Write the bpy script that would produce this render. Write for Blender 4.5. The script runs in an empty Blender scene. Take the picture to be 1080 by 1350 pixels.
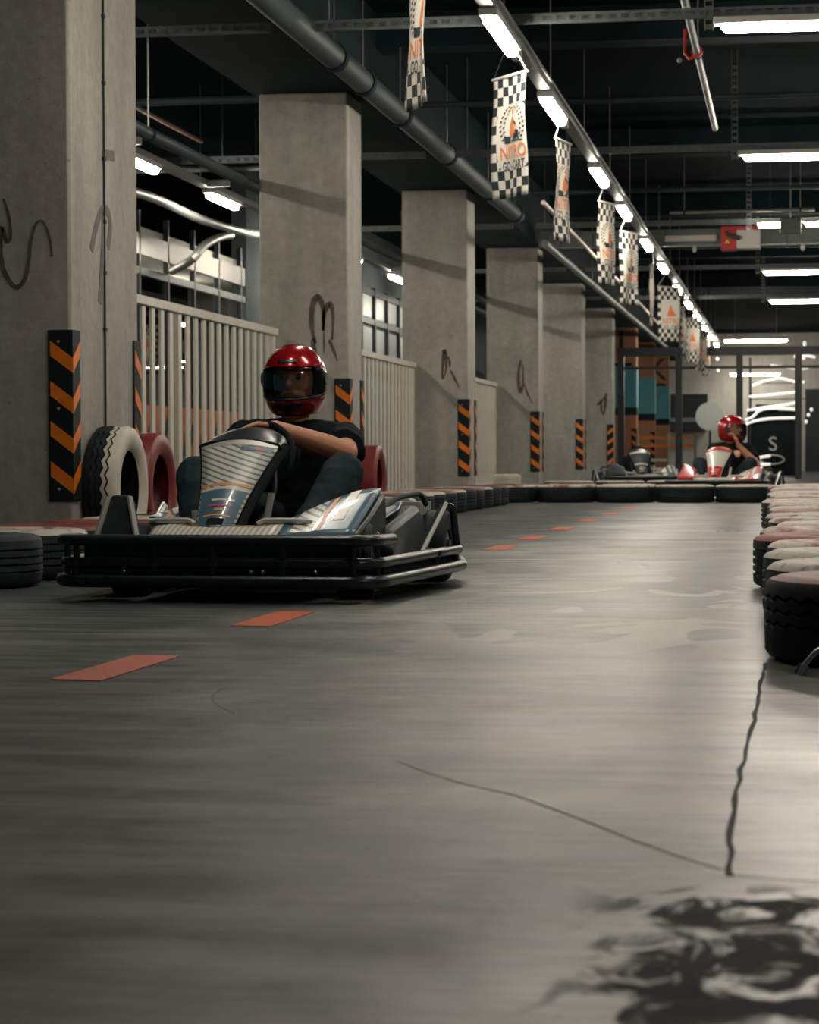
import bpy, bmesh, math, random
from mathutils import Vector, Matrix
random.seed(7)
S = bpy.context.scene
C = S.collection
PI = math.pi
# ------------------------------------------------------------------ camera
FPX, H = 3100.0, 0.48
YAW = math.atan(507 / FPX)
PIT = -math.atan(73 / FPX * math.cos(YAW))
ROLL = math.radians(0.2)
fw = Vector((-math.sin(YAW) * math.cos(PIT), math.cos(YAW) * math.cos(PIT), math.sin(PIT)))
r0 = Vector((math.cos(YAW), math.sin(YAW), 0))
u0 = r0.cross(fw)
rt = r0 * math.cos(ROLL) - u0 * math.sin(ROLL)
up = r0 * math.sin(ROLL) + u0 * math.cos(ROLL)
cd = bpy.data.cameras.new('camera')
cam = bpy.data.objects.new('camera', cd)
C.objects.link(cam)
M = Matrix.Identity(4)
for i in range(3):
    M[i][0], M[i][1], M[i][2] = rt[i], up[i], -fw[i]
M[2][3] = H
cam.matrix_world = M
cd.sensor_fit = 'VERTICAL'
cd.sensor_height = 36.0
cd.lens = FPX / 1350 * 36
cd.clip_start = 0.1
cd.clip_end = 300
cd.dof.use_dof = True
cd.dof.focus_distance = 8.35
cd.dof.aperture_fstop = 9.0
S.camera = cam
# ------------------------------------------------------------------ world, exposure
W = bpy.data.worlds.new('world')
S.world = W
W.use_nodes = True
W.node_tree.nodes['Background'].inputs[0].default_value = (0.10, 0.30, 0.34, 1)
W.node_tree.nodes['Background'].inputs[1].default_value = 0.11
S.view_settings.view_transform = 'Standard'
S.view_settings.look = 'None'
S.view_settings.gamma = 1.0
S.view_settings.use_curve_mapping = False
S.view_settings.exposure = 0.0
LAMP = 85.0            # radiance of the fluorescent diffusers
LAMP_COL = (1.0, 0.915, 0.785)


def ray(px, py):
    return fw + rt * ((px - 540) / FPX) - up * ((py - 675) / FPX)


def onz(a, b, z=0.0):
    d = ray(a, b)
    return Vector((0, 0, H)) + d * ((z - H) / d.z)


def onx(a, b, x):
    d = ray(a, b)
    return Vector((0, 0, H)) + d * (x / d.x)


def ony(a, b, y):
    d = ray(a, b)
    return Vector((0, 0, H)) + d * (y / d.y)


# ------------------------------------------------------------------ materials
def srgb(r, g, b):
    f = lambda c: c / 12.92 if c <= 0.04045 else ((c + 0.055) / 1.055) ** 2.4
    return (f(r / 255), f(g / 255), f(b / 255), 1)


def base_mat(name):
    m = bpy.data.materials.new(name)
    m.use_nodes = True
    nt = m.node_tree
    return m, nt, nt.nodes['Principled BSDF']


def N(nt, kind, **kw):
    n = nt.nodes.new(kind)
    for k, v in kw.items():
        if k.startswith('_'):
            setattr(n, k[1:], v)
        else:
            n.inputs[k.replace('_', ' ')].default_value = v
    return n


def mat(name, col, rough=0.5, metal=0.0, var=0.0, scale=8.0, bump=0.0, coat=0.0, spec=0.5):
    m, nt, p = base_mat(name)
    p.inputs['Roughness'].default_value = rough
    p.inputs['Metallic'].default_value = metal
    p.inputs['Coat Weight'].default_value = coat
    p.inputs['Specular IOR Level'].default_value = spec
    p.inputs['Base Color'].default_value = col
    if var or bump:
        tc = N(nt, 'ShaderNodeTexCoord')
        no = N(nt, 'ShaderNodeTexNoise', Scale=scale, Detail=6.0, Roughness=0.62)
        nt.links.new(tc.outputs['Object'], no.inputs['Vector'])
        if var:
            rp = N(nt, 'ShaderNodeValToRGB')
            rp.color_ramp.elements[0].position = 0.3
            rp.color_ramp.elements[1].position = 0.72
            rp.color_ramp.elements[0].color = tuple(c * (1 - var) for c in col[:3]) + (1,)
            rp.color_ramp.elements[1].color = tuple(min(1, c * (1 + var)) for c in col[:3]) + (1,)
            nt.links.new(no.outputs['Fac'], rp.inputs['Fac'])
            nt.links.new(rp.outputs['Color'], p.inputs['Base Color'])
        if bump:
            b = N(nt, 'ShaderNodeBump', Strength=bump, Distance=0.01)
            nt.links.new(no.outputs['Fac'], b.inputs['Height'])
            nt.links.new(b.outputs['Normal'], p.inputs['Normal'])
    return m


def emit(name, col, s):
    m, nt, p = base_mat(name)
    p.inputs['Base Color'].default_value = (0.8, 0.8, 0.8, 1)
    p.inputs['Emission Color'].default_value = tuple(col) + (1,)
    p.inputs['Emission Strength'].default_value = s
    return m


def concrete_mat(name, col, dark=0.65):
    m, nt, p = base_mat(name)
    geo = N(nt, 'ShaderNodeNewGeometry')
    big = N(nt, 'ShaderNodeTexNoise', Scale=0.9, Detail=8.0, Roughness=0.6)
    fine = N(nt, 'ShaderNodeTexNoise', Scale=14.0, Detail=8.0, Roughness=0.7)
    mp = N(nt, 'ShaderNodeMapping')
    mp.inputs['Scale'].default_value = (3.0, 3.0, 0.5)
    streak = N(nt, 'ShaderNodeTexNoise', Scale=1.6, Detail=5.0, Roughness=0.6)
    pits = N(nt, 'ShaderNodeTexVoronoi', Scale=10.0)
    L = nt.links.new
    L(geo.outputs['Position'], big.inputs['Vector'])
    L(geo.outputs['Position'], fine.inputs['Vector'])
    L(geo.outputs['Position'], pits.inputs['Vector'])
    L(geo.outputs['Position'], mp.inputs['Vector'])
    L(mp.outputs['Vector'], streak.inputs['Vector'])
    a = N(nt, 'ShaderNodeMath', _operation='ADD')
    L(big.outputs['Fac'], a.inputs[0])
    L(streak.outputs['Fac'], a.inputs[1])
    b = N(nt, 'ShaderNodeMath', _operation='ADD')
    L(a.outputs[0], b.inputs[0])
    L(fine.outputs['Fac'], b.inputs[1])
    rp = N(nt, 'ShaderNodeValToRGB')
    mr = N(nt, 'ShaderNodeMapRange')
    mr.inputs['From Min'].default_value = 1.1
    mr.inputs['From Max'].default_value = 1.85
    L(b.outputs[0], mr.inputs['Value'])
    L(mr.outputs['Result'], rp.inputs['Fac'])
    rp.color_ramp.elements[0].color = tuple(c * dark for c in col[:3]) + (1,)
    rp.color_ramp.elements[1].color = tuple(min(1, c * 1.18) for c in col[:3]) + (1,)
    pr = N(nt, 'ShaderNodeMapRange')
    pr.inputs['From Min'].default_value = 0.03
    pr.inputs['From Max'].default_value = 0.10
    pr.inputs['To Min'].default_value = 0.35
    L(pits.outputs['Distance'], pr.inputs['Value'])
    mx = N(nt, 'ShaderNodeMix', _data_type='RGBA', _blend_type='MULTIPLY')
    mx.inputs['Factor'].default_value = 0.55
    L(rp.outputs['Color'], mx.inputs['A'])
    cmb = N(nt, 'ShaderNodeCombineColor')
    for k in range(3):
        L(pr.outputs['Result'], cmb.inputs[k])
    L(cmb.outputs['Color'], mx.inputs['B'])
    L(mx.outputs['Result'], p.inputs['Base Color'])
    p.inputs['Roughness'].default_value = 0.75
    bp = N(nt, 'ShaderNodeBump', Strength=0.35, Distance=0.01)
    L(b.outputs[0], bp.inputs['Height'])
    L(bp.outputs['Normal'], p.inputs['Normal'])
    return m


def floor_mat():
    m, nt, p = base_mat('polished_concrete_floor')
    L = nt.links.new
    geo = N(nt, 'ShaderNodeNewGeometry')
    sep = N(nt, 'ShaderNodeSeparateXYZ')
    L(geo.outputs['Position'], sep.inputs[0])

    def noise(sx, sy, scale, det=6.0, dist=0.0, off=0.0):
        mp = N(nt, 'ShaderNodeMapping')
        mp.inputs['Scale'].default_value = (sx, sy, 1)
        mp.inputs['Location'].default_value = (off, off * 0.7, 0)
        no = N(nt, 'ShaderNodeTexNoise', Scale=scale, Detail=det, Roughness=0.6, Distortion=dist)
        L(geo.outputs['Position'], mp.inputs['Vector'])
        L(mp.outputs['Vector'], no.inputs['Vector'])
        return no.outputs['Fac']

    def rng(v, a, b, lo=0.0, hi=1.0):
        n = N(nt, 'ShaderNodeMapRange')
        n.inputs['From Min'].default_value = a
        n.inputs['From Max'].default_value = b
        n.inputs['To Min'].default_value = lo
        n.inputs['To Max'].default_value = hi
        L(v, n.inputs['Value'])
        return n.outputs['Result']

    def op(o, a, b):
        n = N(nt, 'ShaderNodeMath', _operation=o)
        for i, v in enumerate((a, b)):
            if isinstance(v, (int, float)):
                n.inputs[i].default_value = v
            else:
                L(v, n.inputs[i])
        return n.outputs[0]

    def mix(f, a, b):
        n = N(nt, 'ShaderNodeMix', _data_type='RGBA')
        L(f, n.inputs['Factor'])
        for k, v in (('A', a), ('B', b)):
            if isinstance(v, tuple):
                n.inputs[k].default_value = v
            else:
                L(v, n.inputs[k])
        return n.outputs['Result']
    broad = noise(1, 1, 0.55, 5)
    mid = noise(0.8, 1.5, 1.8, 6, 0.3, 3)
    streak = noise(0.8, 3.0, 2.4, 5, 0.2, 9)
    fine = noise(1, 1, 30, 6)
    scratch = noise(1.6, 9.0, 4.0, 6, 0.3, 17)
    v = op('ADD', op('MULTIPLY', broad, 0.45), op('ADD', op('MULTIPLY', mid, 0.35), op('ADD', op('MULTIPLY', streak, 0.36), op('ADD', op('MULTIPLY', fine, 0.12), op('MULTIPLY', scratch, 0.22)))))
    v = rng(v, 0.672, 0.822)
    col = mix(v, (0.038, 0.054, 0.054, 1), (0.30, 0.29, 0.255, 1))
    # rubbered-in racing line by the dashes and barriers, plus near-left light falloff painted dark
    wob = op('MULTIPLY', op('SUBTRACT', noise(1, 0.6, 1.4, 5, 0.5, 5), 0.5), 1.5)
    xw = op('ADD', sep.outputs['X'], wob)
    xl = op('ADD', xw, rng(sep.outputs['Y'], 1.8, 6.5, -1.05, 0.0))  # widens the mask towards the camera, painting in the dim near-left foreground
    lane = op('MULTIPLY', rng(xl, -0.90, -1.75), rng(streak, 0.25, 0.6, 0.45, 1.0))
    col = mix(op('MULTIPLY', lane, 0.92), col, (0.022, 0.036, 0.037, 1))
    rgt = op('MULTIPLY', op('MULTIPLY', rng(xw, -0.50, -0.15), rng(streak, 0.32, 0.50)), rng(sep.outputs['Y'], 5.3, 6.0))
    col = mix(op('MULTIPLY', rgt, 0.92), col, (0.04, 0.045, 0.045, 1))
    # pale worn patches of old coating in mid-track
    pn = noise(1.2, 0.55, 1.5, 2, 1.6, 11)
    pm = op('MULTIPLY', rng(pn, 0.50, 0.52), op('MULTIPLY', op('MULTIPLY', rng(sep.outputs['Y'], 5.6, 6.2), rng(sep.outputs['Y'], 10.5, 8.5)), op('MULTIPLY', rng(sep.outputs['X'], -1.15, -0.75), rng(sep.outputs['X'], -0.1, -0.3))))
    col = mix(op('MULTIPLY', pm, 0.8), col, (0.46, 0.435, 0.38, 1))
    # black oily patch close to the camera
    sn = noise(1.6, 1.0, 7.0, 5, 1.0, 2)
    sm = op('ADD', sn, op('MULTIPLY', op('MULTIPLY', rng(sep.outputs['Y'], 2.68, 2.5), rng(sep.outputs['X'], -0.24, -0.10)), 0.17))
    sm = op('MULTIPLY', rng(sm, 0.57, 0.66), op('MULTIPLY', rng(sep.outputs['Y'], 2.68, 2.58), rng(sep.outputs['X'], -0.26, -0.16)))
    col = mix(op('MULTIPLY', sm, 0.9), col, (0.018, 0.022, 0.022, 1))
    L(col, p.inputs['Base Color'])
    rg = op('ADD', rng(broad, 0.35, 0.65, 0.24, 0.36), op('MULTIPLY', fine, 0.08))
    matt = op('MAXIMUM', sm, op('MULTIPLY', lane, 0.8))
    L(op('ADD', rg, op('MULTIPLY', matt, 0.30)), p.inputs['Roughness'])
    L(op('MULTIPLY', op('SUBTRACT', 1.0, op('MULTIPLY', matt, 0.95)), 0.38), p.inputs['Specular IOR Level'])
    bp = N(nt, 'ShaderNodeBump', Strength=0.05, Distance=0.004)
    L(op('ADD', mid, op('MULTIPLY', fine, 0.3)), bp.inputs['Height'])
    L(bp.outputs['Normal'], p.inputs['Normal'])
    return m


def worn_paint(name, col, under, amt=0.5, scale=9.0, rough=0.55):
    m, nt, p = base_mat(name)
    tc = N(nt, 'ShaderNodeTexCoord')
    oi = N(nt, 'ShaderNodeObjectInfo')
    ad = N(nt, 'ShaderNodeVectorMath', _operation='ADD')
    mu = N(nt, 'ShaderNodeMath', _operation='MULTIPLY')
    mu.inputs[1].default_value = 40
    L = nt.links.new
    L(oi.outputs['Random'], mu.inputs[0])
    L(tc.outputs['Object'], ad.inputs[0])
    L(mu.outputs[0], ad.inputs[1])
    no = N(nt, 'ShaderNodeTexNoise', Scale=scale, Detail=8.0, Roughness=0.65, Distortion=0.5)
    L(ad.outputs[0], no.inputs['Vector'])
    rp = N(nt, 'ShaderNodeValToRGB')
    rp.color_ramp.elements[0].position = amt - 0.12
    rp.color_ramp.elements[1].position = amt
    rp.color_ramp.elements[0].color = under
    rp.color_ramp.elements[1].color = col
    e = rp.color_ramp.elements.new(min(0.99, amt + 0.22))
    e.color = tuple(c * 0.82 for c in col[:3]) + (1,)
    L(no.outputs['Fac'], rp.inputs['Fac'])
    L(rp.outputs['Color'], p.inputs['Base Color'])
    p.inputs['Roughness'].default_value = rough
    return m


def checker_mat(name, nx, ny):
    m, nt, p = base_mat(name)
    L = nt.links.new
    uv = N(nt, 'ShaderNodeUVMap')
    sp = N(nt, 'ShaderNodeSeparateXYZ')
    L(uv.outputs['UV'], sp.inputs[0])

    def op(o, a, b):
        n = N(nt, 'ShaderNodeMath', _operation=o)
        for i, v in enumerate((a, b)):
            if isinstance(v, (int, float)):
                n.inputs[i].default_value = v
            else:
                L(v, n.inputs[i])
        return n.outputs[0]
    fx = op('FLOOR', op('MULTIPLY', sp.outputs['X'], nx), 0)
    fy = op('FLOOR', op('MULTIPLY', sp.outputs['Y'], ny), 0)
    par = op('MODULO', op('ADD', fx, fy), 2)
    # plain field for the emblem, with an arched top
    ax = op('DIVIDE', op('SUBTRACT', sp.outputs['X'], 0.60), 0.46)
    ay = op('DIVIDE', op('SUBTRACT', sp.outputs['Y'], 0.50), 0.275)
    ax2 = op('POWER', op('ABSOLUTE', ax, 0), 6.0)
    ay2 = op('POWER', op('ABSOLUTE', ay, 0), 3.0)
    ins = op('LESS_THAN', op('ADD', ax2, ay2), 1.0)
    dark = op('MULTIPLY', par, op('SUBTRACT', 1.0, ins))
    mx = N(nt, 'ShaderNodeMix', _data_type='RGBA')
    mx.inputs['A'].default_value = (0.74, 0.70, 0.62, 1)
    mx.inputs['B'].default_value = (0.012, 0.022, 0.026, 1)
    L(dark, mx.inputs['Factor'])
    L(mx.outputs['Result'], p.inputs['Base Color'])
    p.inputs['Roughness'].default_value = 0.7
    return m


def stripe_mat(name, a, b, scale, rot=0.0, lo=0.45, hi=0.55, axis='Z'):
    m, nt, p = base_mat(name)
    tc = N(nt, 'ShaderNodeTexCoord')
    mp = N(nt, 'ShaderNodeMapping')
    mp.inputs['Rotation'].default_value = (0, rot, 0)
    w = N(nt, 'ShaderNodeTexWave', Scale=scale, Distortion=0.0, _bands_direction=axis)
    rp = N(nt, 'ShaderNodeValToRGB')
    rp.color_ramp.elements[0].position = lo
    rp.color_ramp.elements[1].position = hi
    rp.color_ramp.elements[0].color = a
    rp.color_ramp.elements[1].color = b
    L = nt.links.new
    L(tc.outputs['Object'], mp.inputs['Vector'])
    L(mp.outputs['Vector'], w.inputs['Vector'])
    L(w.outputs['Fac'], rp.inputs['Fac'])
    L(rp.outputs['Color'], p.inputs['Base Color'])
    p.inputs['Roughness'].default_value = 0.35
    return m


def pane_mat(name, tint, refl_rough=0.02, alpha=0.35):
    m, nt, p = base_mat(name)
    nt.nodes.remove(p)
    out = nt.nodes['Material Output']
    tr = N(nt, 'ShaderNodeBsdfTransparent', Color=tint)
    gl = N(nt, 'ShaderNodeBsdfGlossy', Roughness=refl_rough)
    fr = N(nt, 'ShaderNodeFresnel', IOR=1.5)
    ad = N(nt, 'ShaderNodeMath', _operation='ADD')
    ad.inputs[1].default_value = alpha
    mx = N(nt, 'ShaderNodeMixShader')
    L = nt.links.new
    L(fr.outputs[0], ad.inputs[0])
    L(ad.outputs[0], mx.inputs[0])
    L(tr.outputs[0], mx.inputs[1])
    L(gl.outputs[0], mx.inputs[2])
    L(mx.outputs[0], out.inputs['Surface'])
    return m


MT = {}
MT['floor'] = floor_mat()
MT['concrete'] = concrete_mat('pillar_concrete', (0.34, 0.325, 0.29, 1))
MT['wallconc'] = concrete_mat('wall_concrete', (0.50, 0.48, 0.43, 1), 0.8)
MT['ceiling'] = mat('dark_painted_soffit', (0.006, 0.015, 0.017, 1), 0.9, var=0.25, scale=1.5, spec=0.05)
MT['beam'] = mat('beam_concrete', (0.014, 0.028, 0.030, 1), 0.85, var=0.25, scale=2.0, spec=0.08)
MT['pipe'] = mat('grey_drain_pipe', (0.035, 0.052, 0.053, 1), 0.55, var=0.2, scale=4, spec=0.25)
MT['galv'] = mat('galvanised_steel', (0.26, 0.275, 0.26, 1), 0.45, 0.6, var=0.2, scale=20)
MT['tray'] = mat('dull_galvanised_strut', (0.13, 0.145, 0.14, 1), 0.55, 0.4, var=0.25, scale=20)
MT['trunk'] = mat('painted_trunking', (0.19, 0.20, 0.19, 1), 0.45, 0.2)
MT['copper'] = mat('reddish_pipe', (0.42, 0.24, 0.18, 1), 0.45, 0.2, var=0.2)
MT['pinkpipe'] = mat('pink_primed_pipe', (0.55, 0.40, 0.34, 1), 0.5)
MT['lampwhite'] = mat('lamp_housing', (0.62, 0.62, 0.58, 1), 0.4)
MT['tube'] = emit('fluorescent_tube', LAMP_COL, LAMP)
MT['neon'] = emit('led_strip', (1.0, 0.93, 0.84), 0.75)
MT['fencewhite'] = mat('off_white_steel', (0.60, 0.565, 0.49, 1), 0.5, var=0.10, scale=5)
MT['rubber'] = mat('black_tyre_rubber', (0.012, 0.020, 0.022, 1), 0.62, var=0.35, scale=12, bump=0.15, spec=0.25)
MT['oldrubber'] = mat('dusty_tyre_rubber', (0.026, 0.038, 0.040, 1), 0.75, var=0.4, scale=10, bump=0.2, spec=0.25)
MT['whitepaint'] = worn_paint('worn_white_paint', (0.50, 0.455, 0.38, 1), (0.09, 0.07, 0.06, 1), 0.46)
MT['whitebright'] = worn_paint('thick_white_paint', (0.62, 0.58, 0.49, 1), (0.40, 0.37, 0.31, 1), 0.34)
MT['redpaint'] = worn_paint('worn_red_paint', (0.20, 0.032, 0.030, 1), (0.05, 0.02, 0.02, 1), 0.44)
MT['redwhite'] = worn_paint('white_paint_over_red', (0.48, 0.43, 0.36, 1), (0.20, 0.04, 0.035, 1), 0.55, 4.0)
MT['redtyre'] = worn_paint('red_painted_rubber', (0.22, 0.030, 0.030, 1), (0.06, 0.02, 0.02, 1), 0.36, 6.0, 0.42)
MT['orange'] = mat('reflective_orange', srgb(226, 120, 24), 0.5, var=0.12, scale=14)
MT['guard'] = mat('black_guard_rubber', (0.008, 0.014, 0.016, 1), 0.6, spec=0.2)
MT['orangeboard'] = mat('weathered_orange_board', srgb(150, 78, 24), 0.6, var=0.3, scale=6)
MT['dash'] = worn_paint('worn_orange_lane_paint', srgb(204, 78, 8), (0.14, 0.07, 0.04, 1), 0.42, 14.0)
MT['crack'] = mat('dark_joint_filler', (0.012, 0.014, 0.014, 1), 0.8)
MT['haircrack'] = mat('fine_crack', (0.13, 0.13, 0.118, 1), 0.8)
MT['paleline'] = mat('faint_joint_line', (0.60, 0.57, 0.50, 1), 0.6)
MT['graffiti'] = mat('faded_brown_spray', (0.085, 0.070, 0.056, 1), 0.8, var=0.6, scale=12)
MT['graffitilight'] = mat('faded_grey_spray', (0.15, 0.14, 0.12, 1), 0.8, var=0.3, scale=12)
MT['blacksteel'] = mat('black_powder_coat', (0.012, 0.020, 0.023, 1), 0.4)
MT['bumper'] = mat('scuffed_black_bumper', (0.010, 0.019, 0.021, 1), 0.30, var=0.4, scale=25, bump=0.1)
MT['plastic'] = mat('grey_black_plastic', (0.024, 0.034, 0.036, 1), 0.42, var=0.25, scale=18, spec=0.35)
MT['softblack'] = mat('matt_black', (0.007, 0.013, 0.015, 1), 0.8, spec=0.15)
MT['chrome'] = mat('bright_steel', (0.62, 0.62, 0.60, 1), 0.28, 1.0)
MT['alloy'] = mat('pale_aluminium', (0.55, 0.54, 0.50, 1), 0.4, 0.4)
MT['skin'] = mat('skin', srgb(196, 134, 104), 0.5, var=0.08, scale=20)
MT['shirt'] = mat('black_cotton', (0.006, 0.011, 0.013, 1), 0.9, var=0.2, scale=12, bump=0.35, spec=0.15)
MT['jeans'] = mat('dark_denim', (0.016, 0.030, 0.036, 1), 0.85, var=0.35, scale=16, bump=0.3, spec=0.2)
MT['helmetred'] = mat('candy_red_lacquer', (0.42, 0.006, 0.012, 1), 0.22, 0.35, coat=1.0)
MT['helmetdark'] = mat('helmet_black_trim', (0.010, 0.013, 0.015, 1), 0.35)
MT['visor'] = pane_mat('smoked_visor', (0.93, 0.94, 0.93, 1), 0.03, 0.03)
MT['glass'] = pane_mat('partition_glass', (0.80, 0.84, 0.83, 1), 0.01, 0.04)
MT['blue'] = mat('steel_blue_plastic', srgb(84, 116, 134), 0.3, var=0.1, coat=0.4)
MT['white'] = mat('white_sticker', (0.66, 0.63, 0.56, 1), 0.35, coat=0.4)
MT['stripes'] = stripe_mat('white_panel_with_fine_stripes', (0.70, 0.67, 0.60, 1), (0.16, 0.20, 0.21, 1), 19.0, -0.30, 0.62, 0.78)
MT['dots'] = stripe_mat('white_panel_with_ribs', (0.70, 0.67, 0.58, 1), (0.38, 0.38, 0.34, 1), 16.0, 0.0, 0.55, 0.7, 'X')
MT['pink'] = mat('pink_sticker', srgb(190, 84, 130), 0.4)
MT['peach'] = mat('peach_stripe', srgb(220, 150, 100), 0.4)
MT['kartred'] = mat('red_kart_plastic', srgb(196, 44, 34), 0.3, coat=0.5)
MT['boxred'] = mat('red_enclosure', srgb(176, 34, 32), 0.45)
MT['boxgrey'] = mat('pale_grey_enclosure', (0.60, 0.57, 0.52, 1), 0.5)
MT['colorange'] = concrete_mat('orange_painted_concrete', (0.36, 0.165, 0.085, 1), 0.75)
MT['teal'] = mat('teal_paint', srgb(70, 140, 150), 0.6, var=0.1)
MT['tealgrey'] = mat('teal_grey_wall', (0.085, 0.115, 0.115, 1), 0.8, var=0.15, scale=3)
MT['yellow'] = mat('yellow_sticker', srgb(230, 190, 60), 0.5)
MT['logoorange'] = mat('print_orange', srgb(226, 130, 70), 0.7)
MT['logoblack'] = mat('print_black', (0.014, 0.022, 0.026, 1), 0.7)
MT['logopale'] = mat('print_pale', (0.66, 0.56, 0.46, 1), 0.7)
MT['checks'] = checker_mat('checkered_banner_cloth', 7, 13)
MT['disc'] = mat('grey_disc', (0.42, 0.46, 0.44, 1), 0.35)
MT['cord'] = mat('dark_cord', (0.03, 0.04, 0.04, 1), 0.7)
MT['room'] = mat('bright_room_wall', (0.62, 0.60, 0.54, 1), 0.7)


# ------------------------------------------------------------------ mesh helpers
class MB:
    def __init__(s):
        s.v, s.f, s.m = [], [], []

    def add(s, vs, fs, mi=0):
        o = len(s.v)
        s.v += [tuple(v) for v in vs]
        for f in fs:
            s.f.append(tuple(i + o for i in f))
            s.m.append(mi)
        return s

    def box(s, x0, x1, y0, y1, z0, z1, mi=0):
        vs = [(x, y, z) for z in (z0, z1) for y in (y0, y1) for x in (x0, x1)]
        return s.add(vs, [(0, 2, 3, 1), (4, 5, 7, 6), (0, 1, 5, 4), (2, 6, 7, 3), (0, 4, 6, 2), (1, 3, 7, 5)], mi)

    def bar(s, p, q, w, h, upv=(0, 0, 1), mi=0):
        p, q = Vector(p), Vector(q)
        d = (q - p).normalized()
        a = d.cross(Vector(upv)).normalized()
        b = a.cross(d)
        vs = []
        for c in (p, q):
            for i, j in ((-1, -1), (1, -1), (1, 1), (-1, 1)):
                vs.append(c + a * (i * w / 2) + b * (j * h / 2))
        return s.add(vs, [(3, 2, 1, 0), (4, 5, 6, 7), (0, 1, 5, 4), (1, 2, 6, 5), (2, 3, 7, 6), (3, 0, 4, 7)], mi)

    def tube(s, pts, r, n=8, closed=False, mi=0):
        pts = [Vector(p) for p in pts]
        k = len(pts)
        rs = r if isinstance(r, (list, tuple)) else [r] * k
        tang = []
        for i in range(k):
            a = pts[i - 1] if (i or closed) else pts[0]
            b = pts[(i + 1) % k] if (i < k - 1 or closed) else pts[-1]
            tang.append((b - a).normalized())
        ref = Vector((0, 0, 1)) if abs(tang[0].z) < 0.9 else Vector((1, 0, 0))
        nn = (ref - tang[0] * ref.dot(tang[0])).normalized()
        vs = []
        for i in range(k):
            t = tang[i]
            nn = (nn - t * nn.dot(t)).normalized()
            b = t.cross(nn)
            for j in range(n):
                a = 2 * PI * j / n
                vs.append(pts[i] + (nn * math.cos(a) + b * math.sin(a)) * rs[i])
        fs = []
        for i in range(k if closed else k - 1):
            for j in range(n):
                fs.append((i * n + j, i * n + (j + 1) % n, ((i + 1) % k) * n + (j + 1) % n, ((i + 1) % k) * n + j))
        if not closed:
            fs.append(tuple(range(n - 1, -1, -1)))
            fs.append(tuple((k - 1) * n + j for j in range(n)))
        return s.add(vs, fs, mi)

    def prism(s, outline, fn, d0, d1, mi=0):
        """outline of 2-d points, fn(a, b, d) -> 3-d point"""
        n = len(outline)
        vs = [fn(a, b, d0) for a, b in outline] + [fn(a, b, d1) for a, b in outline]
        fs = [tuple(range(n)), tuple(range(2 * n - 1, n - 1, -1))]
        fs += [(i, i + n, (i + 1) % n + n, (i + 1) % n) for i in range(n)]
        return s.add(vs, fs, mi)

    def ellipsoid(s, c, rad, rot=None, n=16, m=10, mi=0):
        c = Vector(c)
        vs = []
        for i in range(m + 1):
            e = -PI / 2 + PI * i / m
            for j in range(n):
                a = 2 * PI * j / n
                p = Vector((rad[0] * math.cos(e) * math.cos(a), rad[1] * math.cos(e) * math.sin(a), rad[2] * math.sin(e)))
                vs.append(c + (rot @ p if rot else p))
        fs = []
        for i in range(m):
            for j in range(n):
                fs.append((i * n + j, i * n + (j + 1) % n, (i + 1) * n + (j + 1) % n, (i + 1) * n + j))
        return s.add(vs, fs, mi)

    def capsule(s, p, q, r0, r1, n=12):
        p, q = Vector(p), Vector(q)
        d = (q - p)
        ln = d.length
        d = d / ln if ln > 1e-6 else Vector((0, 0, 1))
        pts, rs = [], []
        for k in range(5):
            a = PI / 2 * k / 4
            pts.append(p - d * r0 * math.cos(a))
            rs.append(max(1e-4, r0 * math.sin(a)))
        for k in range(5):
            a = PI / 2 * k / 4
            pts.append(q + d * r1 * math.sin(a))
            rs.append(max(1e-4, r1 * math.cos(a)))
        return s.tube(pts, rs, n)

    def mesh(s, name, mats, smooth=False):
        me = bpy.data.meshes.new(name)
        me.from_pydata(s.v, [], s.f)
        for m in (mats if isinstance(mats, (list, tuple)) else [mats]):
            me.materials.append(m)
        me.polygons.foreach_set('material_index', s.m)
        if smooth:
            me.polygons.foreach_set('use_smooth', [True] * len(me.polygons))
        bm = bmesh.new()
        bm.from_mesh(me)
        bmesh.ops.recalc_face_normals(bm, faces=bm.faces)
        bm.to_mesh(me)
        bm.free()
        if smooth:
            me.set_sharp_from_angle(angle=math.radians(40))
        return me

    def build(s, name, mats, parent=None, smooth=False, bevel=0.0, seg=2):
        return link(name, s.mesh(name, mats, smooth or bevel > 0), parent, bevel, seg)


def link(name, me, parent=None, bevel=0.0, seg=2):
    o = bpy.data.objects.new(name, me)
    C.objects.link(o)
    o.parent = parent
    if bevel:
        b = o.modifiers.new('bevel', 'BEVEL')
        b.width = bevel
        b.segments = seg
        b.limit_method = 'ANGLE'
        b.angle_limit = math.radians(35)
    return o


def tag(o, label=None, cat=None, group=None, kind=None):
    if label:
        o['label'] = label
    if cat:
        o['category'] = cat
    if group:
        o['group'] = group
    if kind:
        o['kind'] = kind
    return o


def thing(name, loc, label, cat, group=None, rz=0.0, kind=None):
    o = bpy.data.objects.new(name, None)
    C.objects.link(o)
    o.location = loc
    o.rotation_euler = (0, 0, rz)
    o.empty_display_size = 0.2
    return tag(o, label, cat, group, kind)


def copy_tree(o, parent=None):
    c = o.copy()
    C.objects.link(c)
    c.parent = parent
    for ch in o.children:
        copy_tree(ch, c)
    return c


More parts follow.
